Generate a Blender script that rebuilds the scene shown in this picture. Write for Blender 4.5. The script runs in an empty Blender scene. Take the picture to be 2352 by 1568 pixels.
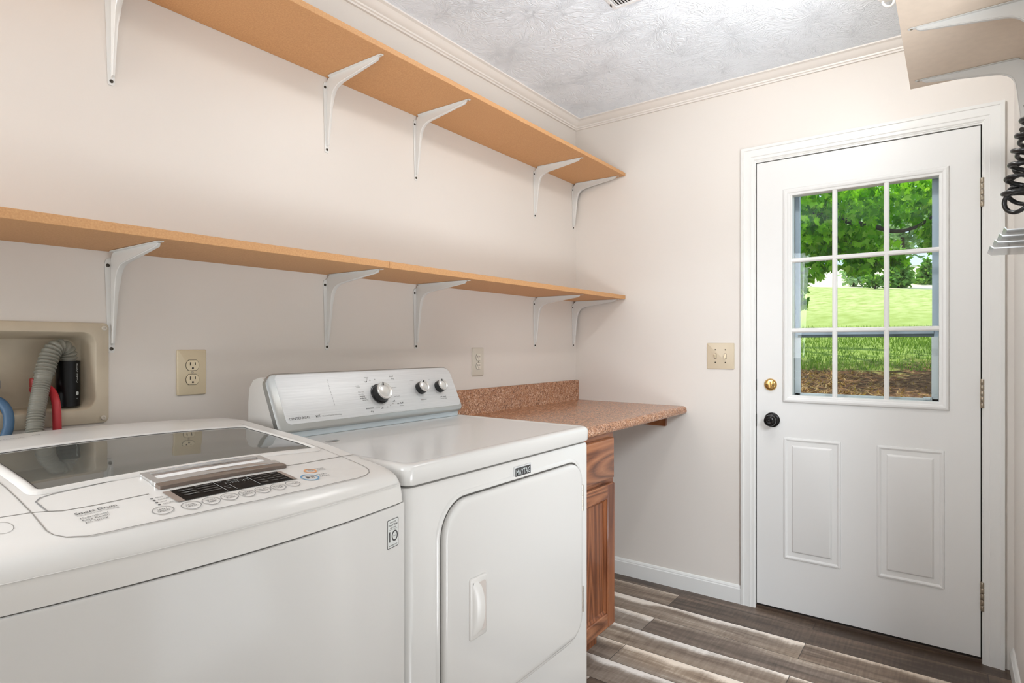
import bpy, bmesh, math, random
from mathutils import Vector, Matrix
from math import sin, cos, pi, sqrt, radians

random.seed(7)
scene = bpy.context.scene
COL = scene.collection

# ------------------------------------------------------------------ camera
cam_d = bpy.data.cameras.new('camera')
cam = bpy.data.objects.new('camera', cam_d)
COL.objects.link(cam)
cam.location = (1.6982, -2.8964, 1.2117)
cam.rotation_euler = (pi/2, 0, radians(36.4708))
cam_d.sensor_width = 36.0
cam_d.sensor_fit = 'HORIZONTAL'
cam_d.lens = 36*1371.65/2352
cam_d.shift_y = 8.73/2352
cam_d.clip_start = 0.02
cam_d.clip_end = 500
scene.camera = cam

# ------------------------------------------------------------------ colour management / world / lights
vs = scene.view_settings
scene.display_settings.display_device = 'sRGB'
vs.view_transform = 'Standard'
vs.look = 'None'
vs.gamma = 1.0
vs.use_curve_mapping = False
vs.exposure = -0.10
EXPO = vs.exposure

world = bpy.data.worlds.new('sky')
scene.world = world
world.use_nodes = True
bgn = world.node_tree.nodes['Background']
bgn.inputs[0].default_value = (0.66, 0.82, 1.0, 1)
bgn.inputs[1].default_value = 1.6


def area(name, loc, tgt, sx, sy, power, color, shape='RECTANGLE', spread=pi):
    d = bpy.data.lights.new(name, 'AREA')
    d.shape = shape; d.size = sx; d.size_y = sy
    d.energy = power; d.color = color; d.spread = spread
    o = bpy.data.objects.new(name, d); COL.objects.link(o)
    o.location = loc
    o.rotation_euler = (Vector(tgt)-Vector(loc)).to_track_quat('-Z', 'Y').to_euler()
    return o


sun_d = bpy.data.lights.new('sun', 'SUN')
sun_d.energy = 6.0; sun_d.angle = radians(0.6); sun_d.color = (1, .95, .86)
sun = bpy.data.objects.new('sun', sun_d); COL.objects.link(sun)
sun.rotation_euler = Vector((0.66, -0.10, -0.80)).to_track_quat('-Z', 'Y').to_euler()

# added fill light at an assumed right-wall doorway, aimed up at ceiling and shelves
area('added_passage_fill', (3.15, -1.75, 0.90), (0.5, -1.25, 2.25), 1.3, 1.2, 9, (0.86, 0.93, 1.0))
area('added_low_fill', (2.55, -2.30, 2.05), (1.42, -0.42, 0.15), 0.7, 0.7, 15, (0.88, 0.94, 1.0), spread=radians(75))  # added fill for the floor and lower door wall, no skylight there
# added fill light at an unseen, invented left-wall opening behind the camera
area('added_left_fill', (-0.02, -3.70, 1.62), (1.45, -0.6, 1.05), 1.0, 1.1, 48, (0.93, 0.97, 1.0))
# added fill from below, lifting the ceiling and shelf undersides
area('added_up_fill', (2.45, -2.25, 0.25), (0.85, -1.30, 2.45), 0.8, 0.8, 17, (0.95, 0.97, 1.0), spread=radians(100))
LAMP_POWER = 128.0     # assumed globe ceiling lamp near the door, unseen
FILL_LAMP_POWER = 32.0   # added fill lamp, unseen behind the camera

# ------------------------------------------------------------------ helpers


def srgb(r, g, b):
    def f(c):
        c /= 255.0
        return c/12.92 if c <= .04045 else ((c+.055)/1.055)**2.4
    return (f(r), f(g), f(b), 1)


class NT:
    """tiny node helper"""
    def __init__(self, name):
        self.m = bpy.data.materials.new(name)
        self.m.use_nodes = True
        self.t = self.m.node_tree
        self.b = self.t.nodes['Principled BSDF']

    def n(self, typ, **kw):
        nd = self.t.nodes.new(typ)
        for k, v in kw.items():
            setattr(nd, k, v)
        return nd

    def l(self, a, b):
        self.t.links.new(a, b)

    def set(self, **kw):
        for k, v in kw.items():
            self.b.inputs[k.replace('_', ' ')].default_value = v

    def coord(self, scale=(1, 1, 1), loc=(0, 0, 0)):
        tc = self.n('ShaderNodeTexCoord'); mp = self.n('ShaderNodeMapping')
        mp.inputs['Scale'].default_value = scale; mp.inputs['Location'].default_value = loc
        self.l(tc.outputs['Object'], mp.inputs['Vector'])
        return mp.outputs['Vector']

    def noise(self, vec, scale, detail=3, rough=.5, dist=0.0):
        nd = self.n('ShaderNodeTexNoise')
        nd.inputs['Scale'].default_value = scale; nd.inputs['Detail'].default_value = detail
        nd.inputs['Roughness'].default_value = rough; nd.inputs['Distortion'].default_value = dist
        if vec is not None:
            self.l(vec, nd.inputs['Vector'])
        return nd.outputs['Fac']

    def ramp(self, fac, stops, interp='LINEAR'):
        r = self.n('ShaderNodeValToRGB'); r.color_ramp.interpolation = interp
        el = r.color_ramp.elements
        while len(el) < len(stops):
            el.new(.5)
        for e, (p, c) in zip(el, stops):
            e.position = p; e.color = c
        self.l(fac, r.inputs['Fac'])
        return r.outputs['Color']

    def mix(self, fac, a, b, mode='MIX'):
        m = self.n('ShaderNodeMix', data_type='RGBA', blend_type=mode)
        for s, v in ((0, fac), (6, a), (7, b)):
            if isinstance(v, (int, float)):
                m.inputs[s].default_value = v
            elif isinstance(v, tuple):
                m.inputs[s].default_value = v
            else:
                self.l(v, m.inputs[s])
        return m.outputs[2]

    def math(self, op, a, b=None, c=None):
        m = self.n('ShaderNodeMath', operation=op)
        for i, v in enumerate((a, b, c)):
            if v is None:
                continue
            if isinstance(v, (int, float)):
                m.inputs[i].default_value = v
            else:
                self.l(v, m.inputs[i])
        return m.outputs[0]

    def bump(self, h, strength=.2, dist=.002):
        b = self.n('ShaderNodeBump')
        b.inputs['Strength'].default_value = strength; b.inputs['Distance'].default_value = dist
        self.l(h, b.inputs['Height']); self.l(b.outputs['Normal'], self.b.inputs['Normal'])


def simple(name, col, rough=.5, metal=0.0, coat=0.0, spec=.5, noise=None):
    k = NT(name)
    k.set(Base_Color=col, Roughness=rough, Metallic=metal)
    k.b.inputs['Specular IOR Level'].default_value = spec
    k.b.inputs['Coat Weight'].default_value = coat
    k.b.inputs['Coat Roughness'].default_value = .08
    if noise:
        sc, amt = noise
        f = k.noise(k.coord(), sc, 3)
        c2 = tuple(x*(1-amt) for x in col[:3])+(1,)
        k.l(k.ramp(f, [(.35, c2), (.65, col)]), k.b.inputs['Base Color'])
    return k.m


M = {}


def build_materials():
    # painted walls
    k = NT('cream_wall_paint')
    v = k.coord()
    f = k.noise(v, 1.3, 2)
    k.l(k.ramp(f, [(.3, srgb(221, 215, 208)), (.7, srgb(225, 219, 212))]), k.b.inputs['Base Color'])
    k.set(Roughness=.42)
    k.bump(k.noise(v, 90, 4, .6), .10, .0015)
    M['wall'] = k.m
    M['trimcream'] = simple('cream_crown_paint', srgb(226, 221, 215), .4)
    # stomped ceiling plaster : radial brush strokes in cells
    k = NT('stomped_ceiling_plaster')
    v = k.coord()
    wob = k.n('ShaderNodeTexNoise'); wob.inputs['Scale'].default_value = 7; k.l(v, wob.inputs['Vector'])
    sub = k.n('ShaderNodeVectorMath', operation='SUBTRACT'); k.l(wob.outputs['Color'], sub.inputs[0]); sub.inputs[1].default_value = (.5, .5, .5)
    scl = k.n('ShaderNodeVectorMath', operation='SCALE'); k.l(sub.outputs[0], scl.inputs[0]); scl.inputs['Scale'].default_value = .16
    add = k.n('ShaderNodeVectorMath', operation='ADD'); k.l(v, add.inputs[0]); k.l(scl.outputs[0], add.inputs[1])

    def stamps(scale, shift):
        mp = k.n('ShaderNodeVectorMath', operation='ADD'); k.l(add.outputs[0], mp.inputs[0]); mp.inputs[1].default_value = shift
        vo = k.n('ShaderNodeTexVoronoi', voronoi_dimensions='2D'); vo.inputs['Scale'].default_value = scale
        k.l(mp.outputs[0], vo.inputs['Vector'])
        d = k.n('ShaderNodeVectorMath', operation='SUBTRACT'); k.l(mp.outputs[0], d.inputs[0]); k.l(vo.outputs['Position'], d.inputs[1])
        sx = k.n('ShaderNodeSeparateXYZ'); k.l(d.outputs[0], sx.inputs[0])
        ang = k.math('ARCTAN2', sx.outputs[1], sx.outputs[0])
        ln = k.n('ShaderNodeVectorMath', operation='LENGTH'); k.l(d.outputs[0], ln.inputs[0])
        sc_ = k.n('ShaderNodeSeparateColor'); k.l(vo.outputs['Color'], sc_.inputs[0])
        cx = k.n('ShaderNodeCombineXYZ')
        k.l(k.math('MULTIPLY', ang, 3.2), cx.inputs[0]); k.l(k.math('MULTIPLY', ln.outputs['Value'], 30), cx.inputs[1]); k.l(k.math('MULTIPLY', sc_.outputs[0], 40), cx.inputs[2])
        st = k.noise(cx.outputs[0], 1.9, 2.0, .5, .8)
        ridge = k.math('SUBTRACT', 1.0, k.math('ABSOLUTE', k.math('MULTIPLY', k.math('SUBTRACT', st, .52), 9)))
        ridge = k.math('MAXIMUM', ridge, 0.0)
        fade = k.n('ShaderNodeMapRange'); fade.inputs[1].default_value = .03; fade.inputs[2].default_value = .13
        k.l(ln.outputs['Value'], fade.inputs[0])
        return k.math('MULTIPLY', ridge, fade.outputs[0])
    h = k.math('MAXIMUM', stamps(4.4, (0, 0, 0)), k.math('MULTIPLY', stamps(3.7, (.37, .21, 0)), .8))
    gate = k.n('ShaderNodeMapRange'); gate.inputs[1].default_value = .25; gate.inputs[2].default_value = .50; k.l(k.noise(v, 11, 2), gate.inputs[0])
    h = k.math('MULTIPLY', h, gate.outputs[0])
    h = k.math('ADD', h, k.math('MULTIPLY', k.noise(v, 55, 3, .6), .25))
    k.set(Base_Color=srgb(240, 247, 255), Roughness=.75)
    k.bump(h, .65, .0032)
    M['ceiling'] = k.m
    # plank floor
    k = NT('grey_brown_plank_floor')
    v = k.coord(loc=(-0.63, 0.085, 0))
    br = k.n('ShaderNodeTexBrick'); br.offset = .5; br.offset_frequency = 2
    br.inputs['Scale'].default_value = 1; br.inputs['Brick Width'].default_value = 1.17; br.inputs['Row Height'].default_value = .1475
    br.inputs['Mortar Size'].default_value = .0012; br.inputs['Mortar Smooth'].default_value = .1
    br.inputs['Color1'].default_value = (0, 0, 0, 1); br.inputs['Color2'].default_value = (1, 1, 1, 1); br.inputs['Mortar'].default_value = (.5, .5, .5, 1)
    br.inputs['Bias'].default_value = 0.0
    k.l(v, br.inputs['Vector'])
    rnd = k.n('ShaderNodeSeparateColor'); k.l(br.outputs['Color'], rnd.inputs[0])
    sep = k.n('ShaderNodeSeparateXYZ'); k.l(v, sep.inputs[0])
    gx = k.n('ShaderNodeCombineXYZ')
    k.l(k.math('MULTIPLY', sep.outputs[0], 1.6), gx.inputs[0]); k.l(k.math('MULTIPLY', sep.outputs[1], 15), gx.inputs[1]); k.l(k.math('MULTIPLY', rnd.outputs[0], 37), gx.inputs[2])
    g = k.noise(gx.outputs[0], 1.5, 6, .62, .6)
    gy = k.n('ShaderNodeCombineXYZ')
    k.l(k.math('MULTIPLY', sep.outputs[0], 120), gy.inputs[0]); k.l(k.math('MULTIPLY', sep.outputs[1], 9), gy.inputs[1]); k.l(k.math('MULTIPLY', rnd.outputs[0], 11), gy.inputs[2])
    saw = k.noise(gy.outputs[0], 1.0, 2, .5)
    # light worn band along one side of some planks
    row = k.math('FRACT', k.math('ADD', k.math('DIVIDE', sep.outputs[1], .1475), 10.0))
    wob = k.n('ShaderNodeCombineXYZ'); k.l(k.math('MULTIPLY', sep.outputs[0], 2.2), wob.inputs[0]); k.l(k.math('MULTIPLY', rnd.outputs[0], 23), wob.inputs[1])
    wav = k.noise(wob.outputs[0], 1.0, 3, .6)
    eb = k.n('ShaderNodeMapRange'); eb.interpolation_type = 'SMOOTHSTEP'; eb.inputs[1].default_value = .62; eb.inputs[2].default_value = .98
    k.l(k.math('ADD', row, k.math('MULTIPLY', k.math('SUBTRACT', wav, .5), .9)), eb.inputs[0])
    gate = k.n('ShaderNodeMapRange'); gate.inputs[1].default_value = .30; gate.inputs[2].default_value = .75; k.l(rnd.outputs[0], gate.inputs[0])
    edge = k.math('MULTIPLY', eb.outputs[0], k.math('ADD', k.math('MULTIPLY', gate.outputs[0], .75), .25))
    fac = k.math('ADD', k.math('ADD', k.math('MULTIPLY', g, .52), k.math('MULTIPLY', saw, .15)), k.math('SUBTRACT', k.math('MULTIPLY', rnd.outputs[0], .26), .07))
    fac = k.math('ADD', fac, k.math('MULTIPLY', edge, .30))
    c = k.ramp(fac, [(.26, srgb(66, 55, 47)), (.40, srgb(108, 94, 83)), (.54, srgb(150, 138, 126)), (.72, srgb(230, 224, 217))])
    hue = k.noise(k.coord(scale=(.9, 3.5, 1)), 1.0, 2)
    c = k.mix(k.ramp(hue, [(.40, (0, 0, 0, 1)), (.60, (1, 1, 1, 1))]), c, k.mix(1.0, c, (1.06, .97, .86, 1), 'MULTIPLY'))
    c = k.mix(br.outputs['Fac'], c, srgb(38, 32, 28))
    k.l(c, k.b.inputs['Base Color'])
    k.set(Roughness=.38)
    hb = k.math('ADD', k.math('MULTIPLY', saw, .25), k.math('MULTIPLY', k.math('SUBTRACT', 1.0, br.outputs['Fac']), 1.0))
    k.bump(hb, .35, .0012)
    M['floor'] = k.m
    M['white_trim'] = simple('white_semigloss_trim', srgb(229, 229, 226), .32)
    M['door_white'] = simple('white_door_paint', srgb(228, 228, 226), .38)
    # mdf shelf
    k = NT('raw_mdf_board')
    v = k.coord()
    f = k.noise(v, 240, 3, .7); f2 = k.noise(v, 3, 2)
    c = k.ramp(f, [(.3, srgb(190, 138, 88)), (.7, srgb(212, 163, 112))])
    c = k.mix(k.math('MULTIPLY', f2, .35), c, srgb(196, 148, 104))
    k.l(c, k.b.inputs['Base Color']); k.set(Roughness=.6)
    M['mdf'] = k.m
    M['bracket'] = simple('white_enamel_steel', srgb(222, 222, 219), .3)
    M['screw_dark'] = simple('dark_screw_steel', srgb(70, 64, 55), .4, .6)
    M['screw_brass'] = simple('aged_brass_screw', srgb(150, 130, 90), .4, .7)
    M['screw_white'] = simple('painted_screw', srgb(205, 197, 184), .4)
    M['appl'] = simple('white_appliance_enamel', srgb(207, 205, 201), .22, coat=.25)
    M['appl_plastic'] = simple('white_appliance_plastic', srgb(212, 209, 204), .28)
    M['seam'] = simple('dark_seam_shadow_gap', srgb(96, 93, 88), .6)
    M['seam_fine'] = simple('fine_panel_seam', srgb(134, 130, 124), .6)
    M['ink'] = simple('dark_grey_ink', srgb(72, 72, 72), .5)
    M['ink_light'] = simple('mid_grey_ink', srgb(135, 134, 132), .5)
    M['ink_white'] = simple('pale_ink', srgb(190, 196, 195), .5)
    M['black'] = simple('black_display_gloss', srgb(8, 8, 9), .45, spec=.12)
    M['taupe'] = simple('taupe_metal_strip', srgb(168, 156, 148), .35, .5)
    M['chrome'] = simple('bright_chrome', srgb(206, 205, 203), .16, .7)
    M['chrome_grey'] = simple('satin_chrome', srgb(150, 150, 148), .22, 1.0)
    M['knob_silver'] = simple('pale_knob_silver', srgb(214, 212, 208), .25, .55)
    M['orange'] = simple('orange_ring_ink', srgb(226, 150, 84), .4)
    M['blue'] = simple('blue_ring_ink', srgb(96, 150, 186), .4)
    k = NT('smoked_lid_glass')
    k.set(Roughness=.04, Metallic=0.0)
    k.b.inputs['Specular IOR Level'].default_value = .8
    k.b.inputs['Coat Weight'].default_value = .25; k.b.inputs['Coat Roughness'].default_value = .02
    v = k.coord(scale=(60, 2, 60))
    f = k.noise(v, 3, 3)
    k.l(k.ramp(f, [(.3, srgb(74, 75, 71)), (.7, srgb(88, 89, 85))]), k.b.inputs['Base Color'])
    M['lidglass'] = k.m
    # brushed silver fascia
    k = NT('brushed_silver_fascia')
    v = k.coord(scale=(300, 3, 300))
    f = k.noise(v, 2, 4, .6)
    k.l(k.ramp(f, [(.25, srgb(206, 207, 207)), (.75, srgb(226, 227, 227))]), k.b.inputs['Base Color'])
    k.set(Roughness=.5, Metallic=.35)
    M['silver'] = k.m
    M['silver_dark'] = simple('satin_silver_border', srgb(176, 178, 176), .32, .7)
    M['band'] = simple('pale_blue_base_strip', srgb(205, 216, 222), .25, .2)
    M['knob_black'] = simple('black_knob_plastic', srgb(26, 26, 27), .3)
    M['badge'] = simple('charcoal_badge_field', srgb(62, 62, 62), .4)
    # laminate counter
    k = NT('granite_look_laminate')
    v = k.coord()
    f1 = k.noise(v, 88, 4, .72, 1.8); f2 = k.noise(v, 24, 3, .6, 2.0); f3 = k.noise(v, 150, 2, .5)
    c = k.ramp(f1, [(.36, srgb(70, 44, 31)), (.45, srgb(146, 98, 68)), (.54, srgb(188, 138, 104)), (.64, srgb(226, 194, 168))])
    c = k.mix(k.ramp(f2, [(.45, (0, 0, 0, 1)), (.62, (.45, .45, .45, 1))]), c, srgb(166, 110, 68))
    c = k.mix(k.ramp(f3, [(.60, (0, 0, 0, 1)), (.66, (.7, .7, .7, 1))]), c, srgb(60, 38, 28))
    k.l(c, k.b.inputs['Base Color']); k.set(Roughness=.2)
    M['laminate'] = k.m

    def wood(name, a, b, c_, scale):
        k = NT(name)
        v = k.coord(scale=scale)
        f = k.noise(v, 3.0, 5, .6, 1.2)
        f2 = k.noise(v, .42, 1, .5, .3)
        rg = k.math('FRACT', k.math('MULTIPLY', f2, 14))
        rg = k.math('ABSOLUTE', k.math('SUBTRACT', rg, .5))
        m = k.math('ADD', k.math('MULTIPLY', f, .52), k.math('MULTIPLY', rg, .85))
        k.l(k.ramp(m, [(.25, a), (.5, b), (.8, c_)]), k.b.inputs['Base Color'])
        k.set(Roughness=.35); k.b.inputs['Coat Weight'].default_value = .2
        k.bump(m, .15, .001)
        return k.m
    M['oak_v'] = wood('red_oak_upright_grain', srgb(98, 52, 28), srgb(134, 78, 46), srgb(160, 102, 64), (22, 22, 1.5))
    M['oak_h'] = wood('red_oak_level_grain', srgb(96, 52, 29), srgb(146, 90, 56), srgb(172, 116, 78), (6, 2.0, 20))
    M['oak_dark'] = simple('oak_shadowed_kick', srgb(120, 76, 48), .5)
    M['plate_tan'] = simple('ivory_tan_plate', srgb(214, 200, 170), .35)
    M['plate_grey'] = simple('pale_almond_plate', srgb(214, 209, 196), .35)
    M['plate_almond'] = simple('almond_plate', srgb(208, 193, 168), .38)
    M['recept'] = simple('almond_receptacle', srgb(226, 212, 182), .35)
    M['recept_w'] = simple('pale_receptacle', srgb(226, 221, 208), .35)
    M['slot'] = simple('dark_slot', srgb(40, 34, 28), .7)
    M['boxplastic'] = simple('aged_cream_box_plastic', srgb(206, 194, 172), .5, noise=(14, .10))
    M['abs'] = simple('black_drain_plastic', srgb(9, 9, 10), .35, spec=.25)
    M['hose_grey'] = simple('grey_drain_hose_plastic', srgb(134, 133, 123), .4)
    M['hose_red'] = simple('red_rubber_hose', srgb(176, 44, 52), .45)
    M['hose_blue'] = simple('blue_rubber_hose', srgb(62, 96, 128), .5)
    M['valve_red'] = simple('red_valve_handle', srgb(168, 30, 34), .4)
    M['valve_blue'] = simple('blue_valve_handle', srgb(30, 74, 130), .4)
    M['brass'] = simple('polished_brass', srgb(214, 176, 112), .18, 1.0)
    M['brass_dull'] = simple('dull_brass', srgb(150, 116, 62), .35, 1.0)
    M['bronze'] = simple('oil_rubbed_black', srgb(22, 21, 22), .22, .4)
    M['nickel'] = simple('satin_nickel', srgb(176, 166, 150), .3, 1.0)
    M['dark_gap'] = simple('dark_weatherstrip', srgb(40, 34, 30), .8)
    M['alu'] = simple('pale_blue_aluminium', srgb(186, 202, 220), .4)
    M['gasket'] = simple('slate_gasket', srgb(84, 98, 104), .6)
    M['alu_white'] = simple('white_screen_frame', srgb(232, 238, 244), .4)
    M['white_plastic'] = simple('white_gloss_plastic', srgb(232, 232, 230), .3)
    M['register'] = simple('white_register_enamel', srgb(232, 232, 232), .35)
    M['cord'] = simple('black_coil_vinyl', srgb(18, 18, 18), .3)
    M['sill_dark'] = simple('dark_brown_threshold', srgb(74, 58, 46), .6)
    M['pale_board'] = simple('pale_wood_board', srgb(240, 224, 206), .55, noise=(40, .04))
    M['jamb_wood'] = simple('pale_sill_wood', srgb(176, 138, 96), .6)
    # thin panes
    k = NT('clear_window_glass')
    t = k.t
    tr = t.nodes.new('ShaderNodeBsdfTransparent'); tr.inputs[0].default_value = (.97, .985, .975, 1)
    gl = t.nodes.new('ShaderNodeBsdfGlossy'); gl.inputs['Roughness'].default_value = .01
    fr = t.nodes.new('ShaderNodeFresnel'); fr.inputs['IOR'].default_value = 1.25
    mx = t.nodes.new('ShaderNodeMixShader')
    k.l(fr.outputs[0], mx.inputs[0]); k.l(tr.outputs[0], mx.inputs[1]); k.l(gl.outputs[0], mx.inputs[2])
    k.l(mx.outputs[0], t.nodes['Material Output'].inputs['Surface'])
    M['glass'] = k.m
    k = NT('clear_acrylic')
    t = k.t
    tr = t.nodes.new('ShaderNodeBsdfTransparent'); tr.inputs[0].default_value = (.96, .965, .965, 1)
    df = t.nodes.new('ShaderNodeBsdfDiffuse'); df.inputs[0].default_value = (.95, .96, .96, 1)
    gl = t.nodes.new('ShaderNodeBsdfGlossy'); gl.inputs['Roughness'].default_value = .08
    lw = t.nodes.new('ShaderNodeLayerWeight'); lw.inputs[0].default_value = .25
    m1 = t.nodes.new('ShaderNodeMixShader'); m1.inputs[0].default_value = .5
    mx = t.nodes.new('ShaderNodeMixShader')
    k.l(tr.outputs[0], m1.inputs[1]); k.l(df.outputs[0], m1.inputs[2])
    k.l(lw.outputs['Fresnel'], mx.inputs[0]); k.l(m1.outputs[0], mx.inputs[1]); k.l(gl.outputs[0], mx.inputs[2])
    k.l(mx.outputs[0], t.nodes['Material Output'].inputs['Surface'])
    M['acrylic'] = k.m
    # lamp diffuser
    for nm, strength in (('lamp_diffuser_glow', LAMP_POWER), ('fill_lamp_glow', FILL_LAMP_POWER)):
        k = NT(nm)
        k.b.inputs['Emission Color'].default_value = (1.0, .975, .94, 1)
        k.b.inputs['Emission Strength'].default_value = strength
        M[nm] = k.m
    # leaves

    def leaf(name, cols, trans=.45):
        k = NT(name)
        t = k.t
        gm = k.n('ShaderNodeNewGeometry')
        c = k.ramp(gm.outputs['Random Per Island'], [(i/(len(cols)-1), q) for i, q in enumerate(cols)])
        df = k.n('ShaderNodeBsdfDiffuse'); k.l(c, df.inputs[0])
        tl = k.n('ShaderNodeBsdfTranslucent')
        c2 = k.mix(1.0, c, (1.25, 1.35, .45, 1), 'MULTIPLY')
        k.l(c2, tl.inputs[0])
        mx = k.n('ShaderNodeMixShader'); mx.inputs[0].default_value = trans
        k.l(df.outputs[0], mx.inputs[1]); k.l(tl.outputs[0], mx.inputs[2])
        k.l(mx.outputs[0], t.nodes['Material Output'].inputs['Surface'])
        return k.m
    M['maple'] = leaf('maple_leaf_green', [srgb(60, 118, 20), srgb(104, 164, 30), srgb(146, 198, 44), srgb(76, 136, 24), srgb(172, 210, 80)])
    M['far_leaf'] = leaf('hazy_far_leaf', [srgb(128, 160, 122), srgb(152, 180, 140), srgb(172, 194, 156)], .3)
    M['shrub'] = leaf('shrub_leaf', [srgb(78, 122, 64), srgb(108, 148, 76), srgb(138, 168, 92)], .3)
    M['grass'] = leaf('grass_blade', [srgb(84, 112, 46), srgb(112, 140, 56), srgb(146, 164, 84)], .4)
    M['straw'] = leaf('dry_straw', [srgb(120, 84, 56), srgb(158, 120, 82), srgb(196, 166, 120)], .2)
    M['bark'] = simple('grey_brown_bark', srgb(64, 54, 44), .9)
    M['post'] = simple('weathered_post', srgb(160, 156, 140), .8)
    # ground outside : dirt near the house, lawn, dry field
    k = NT('yard_ground')
    v = k.coord()
    sp = k.n('ShaderNodeSeparateXYZ'); k.l(v, sp.inputs[0])
    n1 = k.noise(v, 1.4, 4, .6); n2 = k.noise(v, 14, 5, .7); n3 = k.noise(v, .35, 3)
    yy = k.math('ADD', sp.outputs[1], k.math('MULTIPLY', k.math('SUBTRACT', n1, .5), 2.6))
    yy = k.math('ADD', yy, k.math('MULTIPLY', k.math('SUBTRACT', n2, .5), 1.6))
    g1 = k.ramp(n2, [(.3, srgb(92, 116, 48)), (.5, srgb(126, 146, 66)), (.7, srgb(160, 172, 98))])
    g1 = k.mix(k.math('MULTIPLY', n3, .6), g1, srgb(168, 182, 110))
    dirt = k.ramp(n2, [(.3, srgb(58, 40, 30)), (.5, srgb(96, 70, 54)), (.7, srgb(160, 124, 92))])
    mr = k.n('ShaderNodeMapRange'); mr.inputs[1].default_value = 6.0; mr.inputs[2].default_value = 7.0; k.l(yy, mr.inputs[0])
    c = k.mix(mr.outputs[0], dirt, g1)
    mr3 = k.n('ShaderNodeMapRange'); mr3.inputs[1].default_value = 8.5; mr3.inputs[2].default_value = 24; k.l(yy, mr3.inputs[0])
    g2 = k.ramp(k.noise(k.coord(scale=(.5, .12, 1)), 5, 5, .65), [(.35, srgb(150, 164, 92)), (.65, srgb(190, 198, 138))])  # far lawn coloured paler to carry the glare of strong sun
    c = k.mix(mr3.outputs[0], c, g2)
    mr2 = k.n('ShaderNodeMapRange'); mr2.inputs[1].default_value = 55; mr2.inputs[2].default_value = 57
    k.l(k.math('ADD', sp.outputs[1], k.math('MULTIPLY', sp.outputs[0], -.35)), mr2.inputs[0])
    c = k.mix(mr2.outputs[0], c, srgb(226, 220, 190))
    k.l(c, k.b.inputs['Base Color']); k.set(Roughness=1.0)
    k.b.inputs['Specular IOR Level'].default_value = .0
    k.bump(n2, .6, .03)
    M['yard'] = k.m


build_materials()
M['taupe_dark'] = simple('brown_grey_gloss', srgb(108, 94, 84), .25)
M['taupe_shade'] = simple('appliance_recess_plastic', srgb(196, 187, 180), .35)
M['ind_grey'] = simple('dim_indicator_grey', srgb(58, 60, 60), .4)
M['sticker'] = simple('pale_silver_sticker', srgb(210, 212, 208), .35)

ORG = {}


def new_bm():
    return bmesh.new()


def finish(name, bm, mat, parent=None, smooth=True, angle=35, org=None):
    """link a bmesh (built in world coordinates) as one mesh object"""
    o0 = Vector(org) if org is not None else (ORG[parent.name] if parent is not None else Vector((0, 0, 0)))
    bmesh.ops.remove_doubles(bm, verts=bm.verts, dist=1e-6)
    bmesh.ops.recalc_face_normals(bm, faces=bm.faces)
    bmesh.ops.translate(bm, verts=bm.verts, vec=-o0)
    me = bpy.data.meshes.new(name)
    bm.to_mesh(me); bm.free()
    if smooth:
        me.shade_smooth()
        me.set_sharp_from_angle(angle=radians(angle))
    mats = mat if isinstance(mat, (list, tuple)) else [mat]
    for m in mats:
        me.materials.append(M[m])
    o = bpy.data.objects.new(name, me)
    COL.objects.link(o)
    if parent is not None:
        o.parent = parent
    else:
        o.location = o0
    ORG[o.name] = o0
    return o


def thing(name, label, cat, loc, group=None):
    o = bpy.data.objects.new(name, None); COL.objects.link(o)
    o.empty_display_size = .05
    o.location = loc; o['label'] = label; o['category'] = cat
    if group:
        o['group'] = group
    ORG[o.name] = Vector(loc)
    return o


def tag(o, label, cat, group=None, kind=None):
    o['label'] = label; o['category'] = cat
    if group:
        o['group'] = group
    if kind:
        o['kind'] = kind
    return o


def struct(name, bm, mat, label=None, cat=None, **kw):
    o = finish(name, bm, mat, **kw)
    o['kind'] = 'structure'
    if label:
        o['label'] = label
        o['category'] = cat
    return o


def dup(root, loc, label, group=None):
    r = root.copy(); COL.objects.link(r); r.location = loc; r['label'] = label
    if group:
        r['group'] = group
    for ch in list(root.children):
        c = ch.copy(); COL.objects.link(c); c.parent = r
        for g in ch.children:
            d = g.copy(); COL.objects.link(d); d.parent = c
    return r


def box(bm, x0, x1, y0, y1, z0, z1, bev=0.0, seg=2):
    vs_ = [bm.verts.new(p) for p in ((x0, y0, z0), (x1, y0, z0), (x1, y1, z0), (x0, y1, z0), (x0, y0, z1), (x1, y0, z1), (x1, y1, z1), (x0, y1, z1))]
    fs = [bm.faces.new([vs_[i] for i in f]) for f in ((0, 3, 2, 1), (4, 5, 6, 7), (0, 1, 5, 4), (1, 2, 6, 5), (2, 3, 7, 6), (3, 0, 4, 7))]
    if bev > 0:
        es = set()
        for f in fs:
            es.update(f.edges)
        bmesh.ops.bevel(bm, geom=list(es), offset=bev, segments=seg, profile=.6, affect='EDGES')


def loft(bm, loops, closed=True, cap0=False, cap1=False, mat=0):
    rings = [[bm.verts.new(p) for p in lp] for lp in loops]
    n = len(rings[0])
    for a, b in zip(rings[:-1], rings[1:]):
        for i in range(n if closed else n-1):
            j = (i+1) % n
            f = bm.faces.new((a[i], a[j], b[j], b[i])); f.material_index = mat
    if cap0:
        bm.faces.new(list(reversed(rings[0]))).material_index = mat
    if cap1:
        bm.faces.new(rings[-1]).material_index = mat
    return rings


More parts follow.
